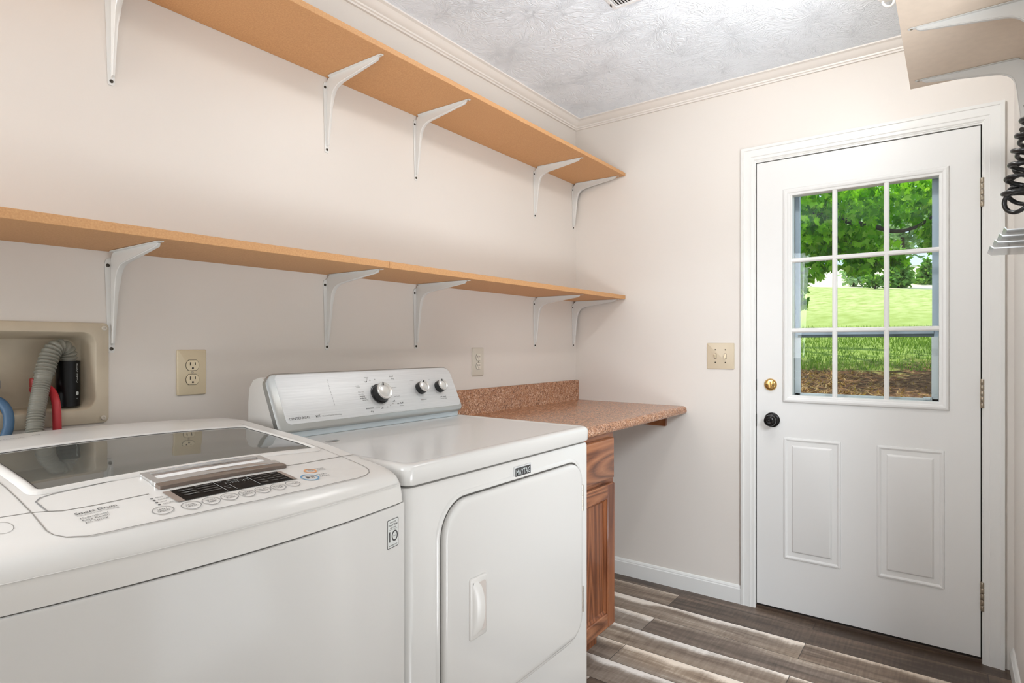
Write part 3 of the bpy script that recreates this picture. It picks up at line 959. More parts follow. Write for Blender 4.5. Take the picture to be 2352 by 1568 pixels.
# ------------------------------------------------------------------ laundry box with pipe and hoses
def build_laundry_box():
    t = thing('laundry_box', 'recessed cream plastic laundry supply box in the wall behind the washer', 'supply box', (0, -2.507, 1.02))
    bm = new_bm()
    oy0, oy1, oz0, oz1 = -2.717, -2.297, 1.021, 1.2665
    def loop(y0, y1, z0, z1, r, h): return [onleft(a, b, h) for a, b in rrect(y0, y1, z0, z1, r, 8)]
    loft(bm, [loop(oy0, oy1, oz0, oz1, .012, .0004), loop(oy0, oy1, oz0, oz1, .012, .005), loop(oy0+.002, oy1-.002, oz0+.002, oz1-.002, .011, .0065),
              loop(-2.690, -2.324, 1.054, 1.244, .030, .0065), loop(-2.688, -2.327, 1.057, 1.241, .028, .003),
              loop(-2.678, -2.338, 1.062, 1.228, .022, -.084), loop(-2.676, -2.340, 1.064, 1.226, .020, -.086)], True, False, True)
    finish('box_shell', bm, 'boxplastic', t, angle=40)
    for y, z in ((-2.307, 1.254), (-2.309, 1.033)):
        bm = new_bm(); lathe(bm, [(.0062, .006), (.0062, .0085), (.005, .010), (.002, .0102), (.0018, .0085)], lambda a, b, h, y=y, z=z: onleft(y+a, z+b, h), 16)
        finish('mounting_screw', bm, 'screw_white', t)
    # standpipe
    px, py = -.036, -2.3695
    t = thing('drain_pipe', 'black plastic drain standpipe with white print inside the laundry box', 'pipe', (px, py, 1.064))
    bm = new_bm()
    lathe(bm, [(.0245, 1.0642), (.0245, 1.1735), (.0235, 1.1745), (.0205, 1.1745), (.0205, 1.10)], lambda a, b, h: Vector((px+a, py+b, h)), 40, True, True)
    finish('pipe', bm, 'abs', t)
    def onpipe(a, b, h):      # a: up the pipe, b: round it
        th = .56 - b/.0245
        r = .0245+h
        return Vector((px+r*cos(th), py+r*sin(th), a))
    bm = new_bm()
    text(bm, 'CHARLOTTE', onpipe, 1.1210, -.001, h=.0040, width=.047, align='L', lift=.0003)
    text(bm, '2', onpipe, 1.0815, -.001, h=.004, align='L', lift=.0003)
    plate(bm, onpipe, 1.0905, 1.0995, -.0035, .0045, .003, [(0, .0003)], n=3)
    finish('printing', bm, 'ink_white', t, smooth=False)
    # corrugated drain hose
    path = spline([(px, py-.002, 1.150), (px+.001, py-.001, 1.186), (px+.004, py-.009, 1.203), (px+.008, py-.024, 1.206), (px+.014, py-.038, 1.193), (px+.022, py-.048, 1.168), (px+.034, py-.059, 1.135),
                   (.012, -2.4385, 1.100), (.026, -2.4475, 1.066), (.040, -2.4545, 1.030), (.050, -2.458, .99), (.053, -2.460, .90), (.053, -2.46, .72)], 26)
    rad, s = [], 0
    pts = []
    for i, p in enumerate(path):
        if i:
            s += (p-path[i-1]).length
        if p.z > 1.145 or s < .10:
            r = .0158+.0046*abs(sin(pi*s/.0088)) if s > .03 else .0165
        elif s < .140:
            r = .0160+.0042*abs(sin(pi*s/.0095))
        elif s < .158:
            r = .0172+.0008*sin(2*pi*s/.005)
        else:
            r = .0136+.0038*abs(sin(pi*s/.0058))
        rad.append(r); pts.append(p)
    bm = new_bm(); tube(bm, pts, rad, 24)
    tag(finish('drain_hose', bm, 'hose_grey', org=(.053, -2.46, .72), angle=80), 'grey corrugated drain hose hooked into the black standpipe', 'hose')
    # supply hoses and valves
    bm = new_bm(); tube(bm, spline([(-.050, -2.436, 1.104), (-.036, -2.426, 1.113), (-.010, -2.412, 1.106), (.016, -2.409, 1.078), (.027, -2.410, 1.03), (.028, -2.41, .95), (.028, -2.41, .75)], 12), .0088, 16)
    tag(finish('supply_hose', bm, 'hose_red', org=(.04, -2.42, .75)), 'red rubber water hose beside the corrugated drain hose', 'hose')
    bm = new_bm(); tube(bm, spline([(-.030, -2.530, 1.087), (-.014, -2.523, 1.092), (.005, -2.508, 1.086), (.020, -2.4985, 1.065), (.028, -2.4985, 1.035), (.036, -2.508, 1.00), (.04, -2.512, .94), (.04, -2.512, .75)], 12), .0098, 16)
    tag(finish('supply_hose', bm, 'hose_blue', org=(.04, -2.512, .75)), 'blue rubber water hose at the left picture edge', 'hose')
    for y, mat, nm in ((-2.4255, 'valve_red', 'brass water valve with a red handle behind the drain hose'), (-2.5165, 'valve_blue', 'brass water valve with a blue handle at the left picture edge')):
        t = thing('water_valve', nm, 'valve', (-.04, y, 1.064))
        bm = new_bm()
        m = lambda a, b, h, y=y: Vector((-.045+a, y+b, h))
        lathe(bm, [(.011, 1.0645), (.011, 1.072), (.008, 1.074), (.008, 1.088), (.0125, 1.090), (.0125, 1.104), (.009, 1.106), (.006, 1.112), (.006, 1.118)], m, 20)
        lathe(bm, [(.0115, -.034), (.0115, -.024), (.0095, -.022)], lambda a, b, h, y=y: Vector((h, y+a, 1.097+b)), 6)
        finish('valve_body', bm, 'brass_dull', t, angle=40)
        bm = new_bm()
        plate(bm, lambda a, b, h, y=y: Vector((-.030+h, y+a, 1.122+b)), -.017, .017, -.011, .013, .004, [(0, -.018), (0, 0), (.0015, .0015)], n=3, cap0=True)
        finish('valve_handle', bm, mat, t, angle=40)


build_laundry_box()


# ------------------------------------------------------------------ countertop, cleat and cabinet
def build_counter():
    CY0, CY1 = -1.188, -.0015
    bm = new_bm()
    prof = [(.0015, .872), (.618, .872), (.628, .8735), (.634, .879), (.6355, .886), (.634, .897), (.628, .9055), (.619, .9095), (.610, .910), (.028, .910), (.0225, .9115), (.020, .916), (.020, 1.012), (.0185, 1.0172), (.014, 1.020), (.0015, 1.020)]
    loft(bm, [[Vector((x, y, z)) for x, z in prof] for y in (CY0, CY1)], True, True, True)
    tag(finish('countertop', bm, 'laminate', angle=50, org=(.3, -.6, .872)), 'brown speckled laminate countertop with backsplash between dryer and door wall', 'countertop')
    bm = new_bm(); box(bm, .012, .532, -.021, -.0005, .805, .8715, .001, 1)
    tag(finish('support_cleat', bm, 'oak_h', smooth=False, org=(.27, -.01, .805)), 'short wooden cleat on the door wall holding up the countertop end', 'cleat')
    y0, y1 = -1.186, -.735
    t = thing('base_cabinet', 'oak base cabinet with drawer and door under the countertop beside the dryer', 'cabinet', (.30, (y0+y1)/2, 0))
    bm = new_bm()
    box(bm, .002, .586, y0, y1, .100, .8715); box(bm, .03, .530, y0+.002, y1-.002, 0, .100)
    finish('carcass', bm, 'oak_v', t, smooth=False)
    for a in ((y0, y0+.038, .100, .8715), (y1-.038, y1, .100, .8715)):
        bm = new_bm(); box(bm, .586, .604, *a, .0008, 1)
        finish('face_stile', bm, 'oak_v', t, smooth=False)
    for a in ((y0+.038, y1-.038, .838, .8715), (y0+.038, y1-.038, .655, .700), (y0+.038, y1-.038, .100, .140)):
        bm = new_bm(); box(bm, .586, .6035, *a)
        finish('face_rail', bm, 'oak_h', t, smooth=False)
    onface = lambda a, b, h: Vector((.604+h, a, b))
    bm = new_bm()
    plate(bm, onface, y0+.024, y1-.024, .690, .8495, .003, [(0, .0002), (0, .012), (.003, .0165), (.008, .019)], n=3, cap0=True)
    finish('drawer', bm, 'oak_h', t, angle=25)
    a0, a1, b0, b1 = y0+.024, y1-.024, .118, .672
    bm = new_bm()
    plate(bm, onface, a0+.054, a1-.054, b0+.054, b1-.054, .001, [(0, .0118), (.012, .0060), (.013, .0055)], n=1)
    d = finish('cabinet_door', bm, 'oak_v', t, smooth=False)
    for a, b in ((a0, a0+.056), (a1-.056, a1)):
        bm = new_bm(); plate(bm, onface, a, b, b0, b1, .002, [(0, .0002), (0, .015), (.003, .019)], n=2, cap0=True)
        finish('door_stile', bm, 'oak_v', d, angle=25)
    for a, b in ((b0, b0+.056), (b1-.056, b1)):
        bm = new_bm(); plate(bm, onface, a0+.056, a1-.056, a, b, .002, [(0, .0002), (0, .015), (.003, .0186)], n=2, cap0=True)
        finish('door_rail', bm, 'oak_h', d, angle=25)


build_counter()


# ------------------------------------------------------------------ dryer
def build_dryer():
    Y0, Y1, XF, XB = -2.055, -1.302, .811, .150
    t = thing('clothes_dryer', 'white front-door clothes dryer with a silver knob console, right of the washer', 'dryer', ((XF+XB)/2, (Y0+Y1)/2, 0))
    # body
    bm = new_bm()
    def plan(ins, z, r=.022): return [Vector((a, b, z)) for a, b in rrect(XB, XF-ins, Y0+ins, Y1-ins, (.004, r, r, .004), 6)]
    loft(bm, [plan(.004, .03), plan(.0, .034), plan(0, .914), plan(.003, .9195), plan(.012, .921)], True, True, True)
    body = finish('cabinet_body', bm, 'appl', t, angle=40)
    bm = new_bm()
    loft(bm, [plan(.014, .9205), plan(.014, .9265)], True, False, False)
    finish('top_seam', bm, 'seam', body, smooth=False)
    for sx, sy in ((XB+.05, Y0+.05), (XB+.05, Y1-.05), (XF-.05, Y0+.05), (XF-.05, Y1-.05)):
        bm = new_bm(); lathe(bm, [(.018, 0), (.018, .008), (.009, .010), (.009, .032)], lambda a, b, h, sx=sx, sy=sy: Vector((sx+a, sy+b, h)), 16)
        finish('foot', bm, 'knob_black', t)
    # top deck
    bm = new_bm()
    X2 = XF+.004
    def deck(ins, z): return [Vector((a, b, z)) for a, b in rrect(XB, X2-ins, Y0+ins, Y1-ins, (.004, .022, .022, .004), 6)]
    loft(bm, [deck(.010, .924), deck(.003, .925), deck(.0005, .929), deck(0, .956), deck(.0015, .962), deck(.006, .9665), deck(.012, .968), deck(.020, .9675), deck(.026, .9662), deck(.030, .966)], True, True, True)
    dk = finish('top_deck', bm, 'appl', t, angle=50)
    ondeck = lambda a, b, h: Vector((b, a, .966+h))
    bm = new_bm(); plate(bm, ondeck, -1.958, -1.924, .412, .430, .004, [(0, .0002), (0, .0012), (.001, .0016)], n=3)
    finish('lint_lid_grip', bm, 'chrome_grey', dk)
    bm = new_bm(); ribbon(bm, rrect(-1.985, -1.36, .345, .452, .012, 5), ondeck, .0012, .0004, True)
    finish('lint_lid_seam', bm, 'ink_light', dk, smooth=False)
    # front door
    onfront = lambda a, b, h: Vector((XF+h, a, b))
    a0, a1, b0, b1 = -1.956, -1.3620, .3660, .8720
    R = (.060, .060, .060, .078)
    bm = new_bm()
    plate(bm, onfront, a0-.014, a1+.014, b0-.014, b1+.014, tuple(q+.014 for q in R), [(0, -.0002), (.004, .0030), (.008, .0042), (.0105, .0034), (.0112, -.0015)], n=12, cap=False)
    finish('door_surround', bm, 'appl', body, angle=40)
    bm = new_bm()
    plate(bm, onfront, a0-.0030, a1+.0030, b0-.0030, b1+.0030, tuple(q+.003 for q in R), [(0, .0006)], n=12)
    finish('door_gap', bm, 'seam', body, smooth=False)
    bm = new_bm()
    plate(bm, onfront, a0+.0015, a1-.0015, b0+.0015, b1-.0015, R, [(0, .001), (.0005, .008), (.003, .0125), (.008, .0145), (.016, .015)], n=12)
    door = finish('dryer_door', bm, 'appl', t, angle=50)
    # recessed pull
    oh = lambda a, b, h: Vector((XF+.015+h, a, b))
    h0, h1, k0, k1 = -1.8790, -1.8180, .5485, .6870
    bm = new_bm()
    plate(bm, oh, h0, h1, k0, k1, .006, [(0, .0002), (.001, .004), (.003, .0055)], n=4)
    pull = finish('door_pull', bm, 'appl_plastic', door, angle=40)
    bm = new_bm()
    plate(bm, oh, h0+.0255, h1-.0075, k0+.014, k1-.014, (.002, .006, .006, .002), [(-.0012, .0056), (0, .0062), (.0015, .0058), (.004, .0057)], n=4)
    finish('finger_recess', bm, 'taupe_shade', door, angle=30)
    bm = new_bm()
    n = 14
    loops = []
    for i in range(n+1):
        s = i/n
        z = k0+.010+(k1-k0-.020)*s
        bul = sin(pi*s)**.5
        y_r = h0+.0255+.010*bul*0.9
        loops.append([oh(h0+.008, z, .0055), oh(h0+.011, z, .0055+.006*bul), oh(y_r-.006, z, .0055+.0135*bul), oh(y_r, z, .0055+.014*bul), oh(y_r+.0005, z, .0055+.012*bul), oh(h0+.0255, z, .0055)])
    loft(bm, loops, True, True, True)
    finish('grip', bm, 'appl_plastic', door, angle=50)
    # hinges
    for z0, z1 in ((.725, .802), (.428, .504)):
        bm = new_bm()
        for i in range(5):
            a = z0+(z1-z0)*i/5+.0006; b = z0+(z1-z0)*(i+1)/5-.0006
            lathe(bm, [(.0036, a), (.0036, b)], lambda p, q, h: Vector((XF+.009+p, a1+.0015+q, h)), 12)
        finish('hinge', bm, 'nickel', t)
    # badge
    bm = new_bm()
    q0, q1, z0, z1 = -1.6906, -1.6160, .8750, .9055
    pts = [(q0, z0+.003), ((q0+q1)/2-.016, z0+.003), ((q0+q1)/2, z0-.0005), ((q0+q1)/2+.016, z0+.003), (q1, z0+.003), (q1, z1), (q0, z1)]
    loft(bm, [[onfront(a, b, .0002) for a, b in pts], [onfront(a, b, .003) for a, b in pts]], True, True, True)
    bd = finish('badge', bm, 'silver', t, smooth=False)
    bm = new_bm(); plate(bm, onfront, q0+.0045, q1-.0025, z0+.0055, z1-.003, .0008, [(0, .003), (.0004, .0034)], n=2)
    bf = finish('badge_field', bm, 'badge', bd, smooth=False)
    bm = new_bm(); text(bm, 'MAYTAG', onfront, (q0+q1)/2+.001, z0+.0090, h=.0145, width=.061, bold=.006, lift=.0037)
    finish('badge_lettering', bm, 'ink_white', bd, smooth=False)
    # console : body behind, tilted fascia
    cy0, cy1 = -2.020, -1.306
    P0 = Vector((.3115, 0, .9870)); up = Vector((-.0700, 0, .1400)).normalized(); nr = Vector((up.z, 0, -up.x))
    if nr.x < 0:
        nr = -nr
    LEN = .168
    onpan = lambda a, b, h: P0+up*b+nr*h+Vector((0, a, 0))
    bm = new_bm()
    prof = [(.155, .9665), (.288, .9665), (.288, .984), (.292, 1.000), (.236, 1.112), (.228, 1.121), (.214, 1.126), (.180, 1.118), (.162, 1.098), (.155, 1.06)]
    loft(bm, [[Vector((x, y, z)) for x, z in prof] for y in (cy0+.004, cy1-.004)], True, True, True)
    cons = finish('console', bm, 'appl_plastic', t, angle=30)
    bm = new_bm(); box(bm, .280, .3005, cy0+.030, cy1-.020, .9663, .9985, .001, 1)
    finish('base_strip', bm, 'band', cons, smooth=False)
    bm = new_bm()
    plate(bm, onpan, cy0, cy1, 0, LEN, (.012, .022, .034, .030), [(0.002, -.022), (0, -.020), (0, -.004), (.002, -.0012), (.005, 0)], n=8, cap0=True)
    fas = finish('fascia_border', bm, 'silver_dark', cons, angle=35)
    bm = new_bm()
    plate(bm, onpan, cy0+.026, cy1-.004, .018, LEN-.006, (.014, .018, .028, .014), [(0, -.0002), (.0004, .0008), (.0012, .0012)], n=8)
    finish('fascia', bm, 'silver', cons, angle=35)
    # knobs
    for (ky, kb, r, dep, nm) in ((-1.6590, .0830, .0285, .030, 'cycle'), (-1.4800, .0905, .0205, .024, 'temp'), (-1.3905, .0905, .0205, .024, 'signal')):
        mk = lambda a, b, h, ky=ky, kb=kb: onpan(ky+a, kb+b, h+.001)
        bm = new_bm()
        if nm == 'cycle':
            lathe(bm, [(r*1.13, 0), (r*1.13, .003), (r*1.05, .004)], mk, 40)
        lathe(bm, [(r*1.02, 0), (r, .006), (r*.97, dep*.80), (r*.95, dep*.86)], mk, 40)
        kn = finish('control_knob', bm, 'knob_black', t, angle=35)
        bm = new_bm()
        lathe(bm, [(r*.97, dep*.84), (r*.97, dep*.92), (r*.93, dep), (r*.82, dep*1.01), (r*.72, dep*.93), (r*.68, dep*.93), (r*.62, dep*.97), (r*.3, dep*1.0), (.0003, dep*1.005)], mk, 40, False, True)
        finish('knob_cap', bm, 'knob_silver', kn, angle=50)
        bm = new_bm()
        plate(bm, mk, -.0016, .0016, r*.60, r*.96, .0008, [(0, dep*.95), (0, dep*1.03)], n=2)
        finish('pointer', bm, 'knob_black', kn)
    # lettering of the console
    bm = new_bm()
    T = lambda s, a, b, h, **k: text(bm, s, onpan, a, b, h=h, lift=.0016, **k)
    T('CENTENNIAL', -1.9850, .0300, .0072, width=.064, align='L', bold=.004)
    T('MCT', -1.9030, .0302, .0068, width=.0145, align='L', bold=.008)
    T('automatic', -1.7130, .0380, .0058, width=.030); T('dry', -1.7080, .0270, .0056, width=.011)
    T('timed', -1.5900, .1375, .0058, width=.017); T('dry', -1.5870, .1290, .0056, width=.010)
    T('air fluff', -1.5880, .0440, .0056, width=.026)
    for a, b in ((-1.6960, .1240), (-1.6660, .0340), (-1.6110, .0530)):
        T('off', a, b, .0052, width=.010, bold=.006)
    T('energy', -1.7260, .0785, .0040, width=.019, bold=.004); T('preferred', -1.7250, .0720, .0040, width=.022, bold=.004)
    T('soft signal', -1.3880, .0520, .0045, width=.028); T('temperature', -1.4830, .0490, .0042, width=.028)
    finish('lettering', bm, 'ink', cons, smooth=False)
    bm = new_bm()
    T('Moisture Control Technology', -1.8820, .0305, .0040, width=.064, align='L')
    T('damp dry', -1.7190, .0660, .0036, width=.022); T('very dry', -1.7300, .0850, .0034, width=.020); T('less dry', -1.7260, .0930, .0034, width=.022)
    T('more dry', -1.6830, .0375, .0034, width=.018); T('wrinkle', -1.7340, .1130, .0034, width=.016); T('control', -1.7320, .1085, .0034, width=.014)
    T('heavy', -1.6900, .1390, .0034, width=.015); T('dry', -1.6880, .1335, .0034, width=.008)
    T('delicate', -1.5940, .0990, .0036, width=.022); T('no heat', -1.5920, .0690, .0036, width=.022); T('no heat', -1.5840, .0370, .0036, width=.017)
    for a, b, s in ((-1.6440, .0365, '20'), (-1.6310, .0405, '30'), (-1.6180, .0460, '40'), (-1.6790, .1280, '60'), (-1.6600, .1300, '70')):
        T(s, a, b, .0038)
    T('end of cycle', -1.3880, .0455, .0036, width=.030); T('medium', -1.5060, .1195, .0034, width=.018); T('low', -1.5220, .1075, .0034, width=.008); T('off', -1.4270, .1180, .0034, width=.006)
    ribbon(bm, [(-1.6590+.0345*cos(a), .0830+.0345*sin(a)) for a in [radians(200+i*10) for i in range(0, 16)]], onpan, .0009, .0016)
    ribbon(bm, [(-1.6590+.0345*cos(a), .0830+.0345*sin(a)) for a in [radians(118+i*10) for i in range(0, 7)]], onpan, .0009, .0016)
    for i in range(9):      # broken decorative line
        b = .060+i*.0095
        ribbon(bm, [(-1.8320-.0005*i*0, b), (-1.8320, b+.0062)], onpan, .0009, .0016)
    finish('fine_print', bm, 'ink_light', cons, smooth=False)


build_dryer()


# ------------------------------------------------------------------ washer
PR = [(.10, 1.006), (.16, 1.021), (.25, 1.022), (.38, 1.011), (.49, 1.0035), (.575, .9965), (.63, .9895), (.68, .9815), (.757, .970), (.800, .961), (.8165, .948), (.824, .925), (.826, .905)]
WR, WL = -2.069, -2.735
WC, WH = (WR+WL)/2, (WR-WL)/2


def w_interp(x):
    if x <= PR[0][0]:
        return PR[0][1]
    for (a, za), (b, zb) in zip(PR[:-1], PR[1:]):
        if x <= b:
            return za+(zb-za)*(x-a)/(b-a)
    return PR[-1][1]


def w_bul(x0, y):
    q = (y-WC)/WH
    t = min(max((x0-.5)/.33, 0), 1); t = t*t*(3-2*t)
    return .035*(1-q*q)*t


def w_crown(x0, y):
    q = (y-WC)/WH
    return .012*(1-q*q)*min(max((.83-x0)/.05, 0), 1)


def w_z(x, y):
    x0 = x
    for _ in range(10):
        x0 = x-w_bul(x0, y)
    return w_interp(x0)+w_crown(x0, y)


def build_washer():
    t = thing('washing_machine', 'white top-load washer with a smoked glass lid and black display panel', 'washer', (.46, WC, 0))
    # smooth profile
    base = [Vector((x, 0, z)) for x, z in PR]
    prof = []
    for i in range(len(PR)-1):
        (xa, za), (xb, zb) = PR[i], PR[i+1]
        m = max(2, int(sqrt((xa-xb)**2+(za-zb)**2)/.010))
        for k in range(m):
            prof.append((xa+(xb-xa)*k/m, za+(zb-za)*k/m))
    prof.append(PR[-1])
    for _ in range(3):      # light smoothing keeps the end points
        prof = [prof[0]]+[((a[0]+2*b[0]+c[0])/4, (a[1]+2*b[1]+c[1])/4) for a, b, c in zip(prof[:-2], prof[1:-1], prof[2:])]+[prof[-1]]
    prof = [(.10, .90)]+prof
    r = .020
    cols = []
    for i in range(8):
        e = r*(1-cos(pi/2*i/7)); cols.append((e, r-sqrt(max(r*r-(r-e)**2, 0))))
    ys = [(WR-e, d) for e, d in cols]
    m = 44
    ys += [(WR-r-(2*WH-2*r)*k/m, 0) for k in range(1, m)]
    ys += [(WL+e, d) for e, d in reversed(cols)]
    nrm = []
    for i in range(len(prof)):
        a = prof[max(i-1, 0)]; b = prof[min(i+1, len(prof)-1)]
        dx, dz = b[0]-a[0], b[1]-a[1]; d = sqrt(dx*dx+dz*dz)
        nrm.append((-dz/d, dx/d))
    bm = new_bm()
    loops = []
    for y, d in ys:
        lp = []
        for (x, z), (nx, nz) in zip(prof, nrm):
            sgn = 1 if nz > 0 or (nx > 0) else -1
            lp.append(Vector((x+w_bul(x, y)-abs(nx)*d*(1 if x > .3 else -1), y, z+(w_crown(x, y) if z > .902 else 0)-(nz if nz > 0 else 0)*d)))
        loops.append(lp)
    loops = loops
    rings = loft(bm, loops, False)
    bm.faces.new(rings[0]); bm.faces.new(list(reversed(rings[-1])))
    top = finish('top_cover', bm, 'appl_plastic', t, angle=45)
    # lower body
    bm = new_bm()
    def plan(z, out=0.0, r=.016):
        pts = [(.105, WL+out*0), ]
        o = []
        n = 30
        xf = .830+out
        # right side, bulged front, left side
        o.append((.105, WR+.0)); 
        for i in range(6):
            a = pi/2*i/5
            o.append((xf-r+r*sin(a)+0, WR-r+r*cos(a)))
        for i in range(1, n):
            y = WR-r-(2*WH-2*r)*i/n
            o.append((xf+w_bul(.83, y), y))
        for i in range(6):
            a = pi/2*i/5
            o.append((xf-r+r*cos(a), WL+r-r*sin(a)))
        o.append((.105, WL))
        return [Vector((x, y, z)) for x, y in o]
    loft(bm, [plan(.025), plan(.030), plan(.8995), plan(.9030, -.0012), plan(.9040, -.006)], True, True, True)
    body = finish('cabinet_body', bm, 'appl', t, angle=45)
    bm = new_bm()
    loft(bm, [plan(.9020, -.0050), plan(.9068, -.0050)], True, False, False)
    finish('body_seam', bm, 'seam', body, smooth=False)
    for sx, sy in ((.16, WL+.06), (.16, WR-.06), (.78, WL+.06), (.78, WR-.06)):
        bm = new_bm(); lathe(bm, [(.022, 0), (.022, .010), (.010, .012), (.010, .027)], lambda a, b, h, sx=sx, sy=sy: Vector((sx+a, sy+b, h)), 16)
        finish('foot', bm, 'knob_black', t)
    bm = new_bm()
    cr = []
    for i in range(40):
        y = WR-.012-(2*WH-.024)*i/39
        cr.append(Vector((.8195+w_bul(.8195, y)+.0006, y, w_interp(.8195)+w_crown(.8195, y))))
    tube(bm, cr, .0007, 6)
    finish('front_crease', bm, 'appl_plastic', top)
    # surface map: u = y, v = -x so that lettering reads from the front
    on = lambda a, b, h: Vector((-b, a, w_z(-b, a)+h))
    # lid glass and its frame
    gy0, gy1, gx0, gx1 = -2.606, -2.142, .355, .627

    def patch(y0, y1, x0, x1, h, rr, nx=18, ny=30):
        bm_ = new_bm()
        g = [[None]*(nx+1) for _ in range(ny+1)]
        for i in range(ny+1):
            for j in range(nx+1):
                y = y0+(y1-y0)*i/ny; x = x0+(x1-x0)*j/nx
                g[i][j] = bm_.verts.new((x, y, w_z(x, y)+h))
        for i in range(ny):
            for j in range(nx):
                bm_.faces.new((g[i][j], g[i+1][j], g[i+1][j+1], g[i][j+1]))
        return bm_
    # raised lid frame with bevelled edge
    bm = new_bm()
    fo = dense(rrect(-2.634, -2.118, -.697, -.300, (.012, .012, .03, .03), 5), .012, True)
    fi = dense(rrect(gy0-.006, gy1+.006, -gx1-.006, -gx0+.006, (.012, .012, .01, .01), 5), .012, True)
    glass = patch(gy0, gy1, gx0, gx1, .0012, 0)
    lid = finish('lid', glass, 'lidglass', t, angle=60)
    bm = new_bm()
    ringpts = dense(rrect(gy0, gy1, -gx1, -gx0, .006, 4), .010, True)
    ribbon(bm, ringpts, on, .0025, .0016, True)
    finish('glass_edge', bm, 'ink', lid, smooth=False)
    bm = new_bm()
    # rounded white rim round the glass
    n = len(ringpts)
    loops = []
    for off, h in ((.0008, .0010), (.003, .0042), (.007, .0056), (.013, .0040), (.018, .0004)):
        pts = dense(rrect(gy0-off, gy1+off, -gx1-off, -gx0+off, .006+off, 4), .010, True)
        loops.append((pts, h))
    base_pts = rrect(0, 1, 0, 1, .02, 6)
    def ringloop(off, h):
        c = rrect(gy0-off, gy1+off, -gx1-off, -gx0+off, .006+off, 5)
        out = []
        q = c+[c[0]]
        for k in range(len(c)):
            for s in range(6):
                a = (q[k][0]+(q[k+1][0]-q[k][0])*s/6, q[k][1]+(q[k+1][1]-q[k][1])*s/6)
                out.append(on(a[0], a[1], h))
        return out
    loft(bm, [ringloop(o_, h_) for o_, h_ in ((.0004, .0012), (.002, .0038), (.006, .0050), (.011, .0036), (.016, .0002))], True)
    finish('lid_frame', bm, 'appl_plastic', lid, angle=60)
    # lid seams
    bm = new_bm()
    S = lambda pts, w=.0016, cl=False: ribbon(bm, dense(pts, .01, cl), on, w, .0005, cl)
    S([(-2.632, -.30), (-2.6325, -.52), (-2.6345, -.700), (-2.6380, -.773)]); S([(-2.1215, -.30), (-2.1215, -.60), (-2.1218, -.690)], .0010)
    S([(WL+.004, -.6905), (-2.664, -.6915), (-2.6345, -.7000), (-2.6195, -.7085)])
    S([(-2.6195, -.7085), (-2.605, -.7195), (-2.5681, -.7258), (-2.50, -.7275)], .0020); S([(-2.2783, -.7110), (-2.22, -.7080), (-2.1394, -.6951), (-2.1218, -.6903), (-2.074, -.6850)], .0022)
    # control panel outline
    S(spline2 := [(-2.6380, -.773), (-2.6350, -.788), (-2.6260, -.8015), (-2.606, -.812), (-2.5838, -.8160), (-2.48, -.8255), (-2.38, -.8290), (-2.28, -.8250), (-2.1809, -.8140), (-2.155, -.8075), (-2.1391, -.7982), (-2.1275, -.783), (-2.1245, -.7641), (-2.1225, -.72), (-2.1215, -.6941)], .0014)
    S(ell(-2.6720, -.7273, .011, .020, 20), .0007, True); S(ell(-2.0826, -.7215, .009, .016, 20), .0007, True)
    finish('panel_seams', bm, 'seam_fine', top, smooth=False)
    # scoop ridge in front of the glass
    bm = new_bm()
    S2 = lambda pts, w: ribbon(bm, dense(pts, .01), on, w, .0007)
    S2([(-2.6195, -.7085), (-2.6205, -.665), (-2.612, -.653), (-2.595, -.6480), (-2.50, -.6400)], .0022)
    finish('scoop_edge', bm, 'ink_light', lid, smooth=False)
    # chrome lid handle
    bm = new_bm()
    hy0, hy1, hx0, hx1 = -2.479, -2.270, .640, .722
    def bar(y0, y1, x0, x1, h0, h1, bev=.001):
        pts = rrect(y0, y1, -x1, -x0, .003, 2)
        loft(bm, [[on(a, b, h0) for a, b in dense(pts, .012, True)], [on(a, b, h1) for a, b in dense(pts, .012, True)]], True, False, True)
    bar(hy0, hy1, hx0, hx0+.009, .0005, .004); bar(hy0-.002, hy1+.003, hx1-.036, hx1-.018, .0005, .0062)
    bar(hy0, hy0+.012, hx0+.009, hx1-.036, .0005, .004); bar(hy1-.012, hy1, hx0+.009, hx1-.036, .0005, .004)
    hd = finish('lid_handle', bm, 'chrome', t, smooth=False)
    bm = new_bm(); bar(hy0-.003, hy1+.005, hx1-.018, hx1, .0005, .0058)
    finish('handle_lower_face', bm, 'taupe_dark', hd, smooth=False)
    bm = new_bm(); bar(hy0+.012, hy1-.012, hx0+.009, hx0+.020, .0004, .0012)
    finish('handle_hollow', bm, 'taupe', hd, smooth=False)
    bm = new_bm(); bar(hy0+.012, hy1-.012, hx0+.020, hx1-.036, .0004, .0022)
    finish('handle_inner_lip', bm, 'white_plastic', hd, smooth=False)
    # display
    bm = new_bm()
    pts = dense(rrect(-2.4840, -2.2865, -.7850, -.7345, .001, 1), .010, True)
    def slab(y0, y1, x0, x1, h):
        nx, ny = 5, max(3, int((y1-y0)/.012))
        g = [[bm.verts.new(on(y0+(y1-y0)*i/ny, -(x0+(x1-x0)*j/nx), h)) for j in range(nx+1)] for i in range(ny+1)]
        for i in range(ny):
            for j in range(nx):
                bm.faces.new((g[i][j], g[i+1][j], g[i+1][j+1], g[i][j+1]))
    slab(-2.4735, -2.2945, .7345, .7850, .0012)
    disp = finish('display_panel', bm, 'black', t, smooth=False)
    for q in ((-2.4840, -2.4735), (-2.2945, -2.2865)):
        bm = new_bm(); slab(*q, .7345, .7855, .0012)
        finish('display_end_strip', bm, 'taupe', disp, smooth=False)
    bars = [(-2.3470+i*.0175, -2.3470+i*.0175+.0125, .7395+j*.0110, .7395+j*.0110+.0052) for i in range(3) for j in range(4)]
    bars += [(-2.4390, -2.4120, .7395+j*.0095, .7435+j*.0095) for j in range(4)]
    bars += [(-2.4660, -2.4440, .7440+j*.0100, .7482+j*.0100) for j in range(3)]
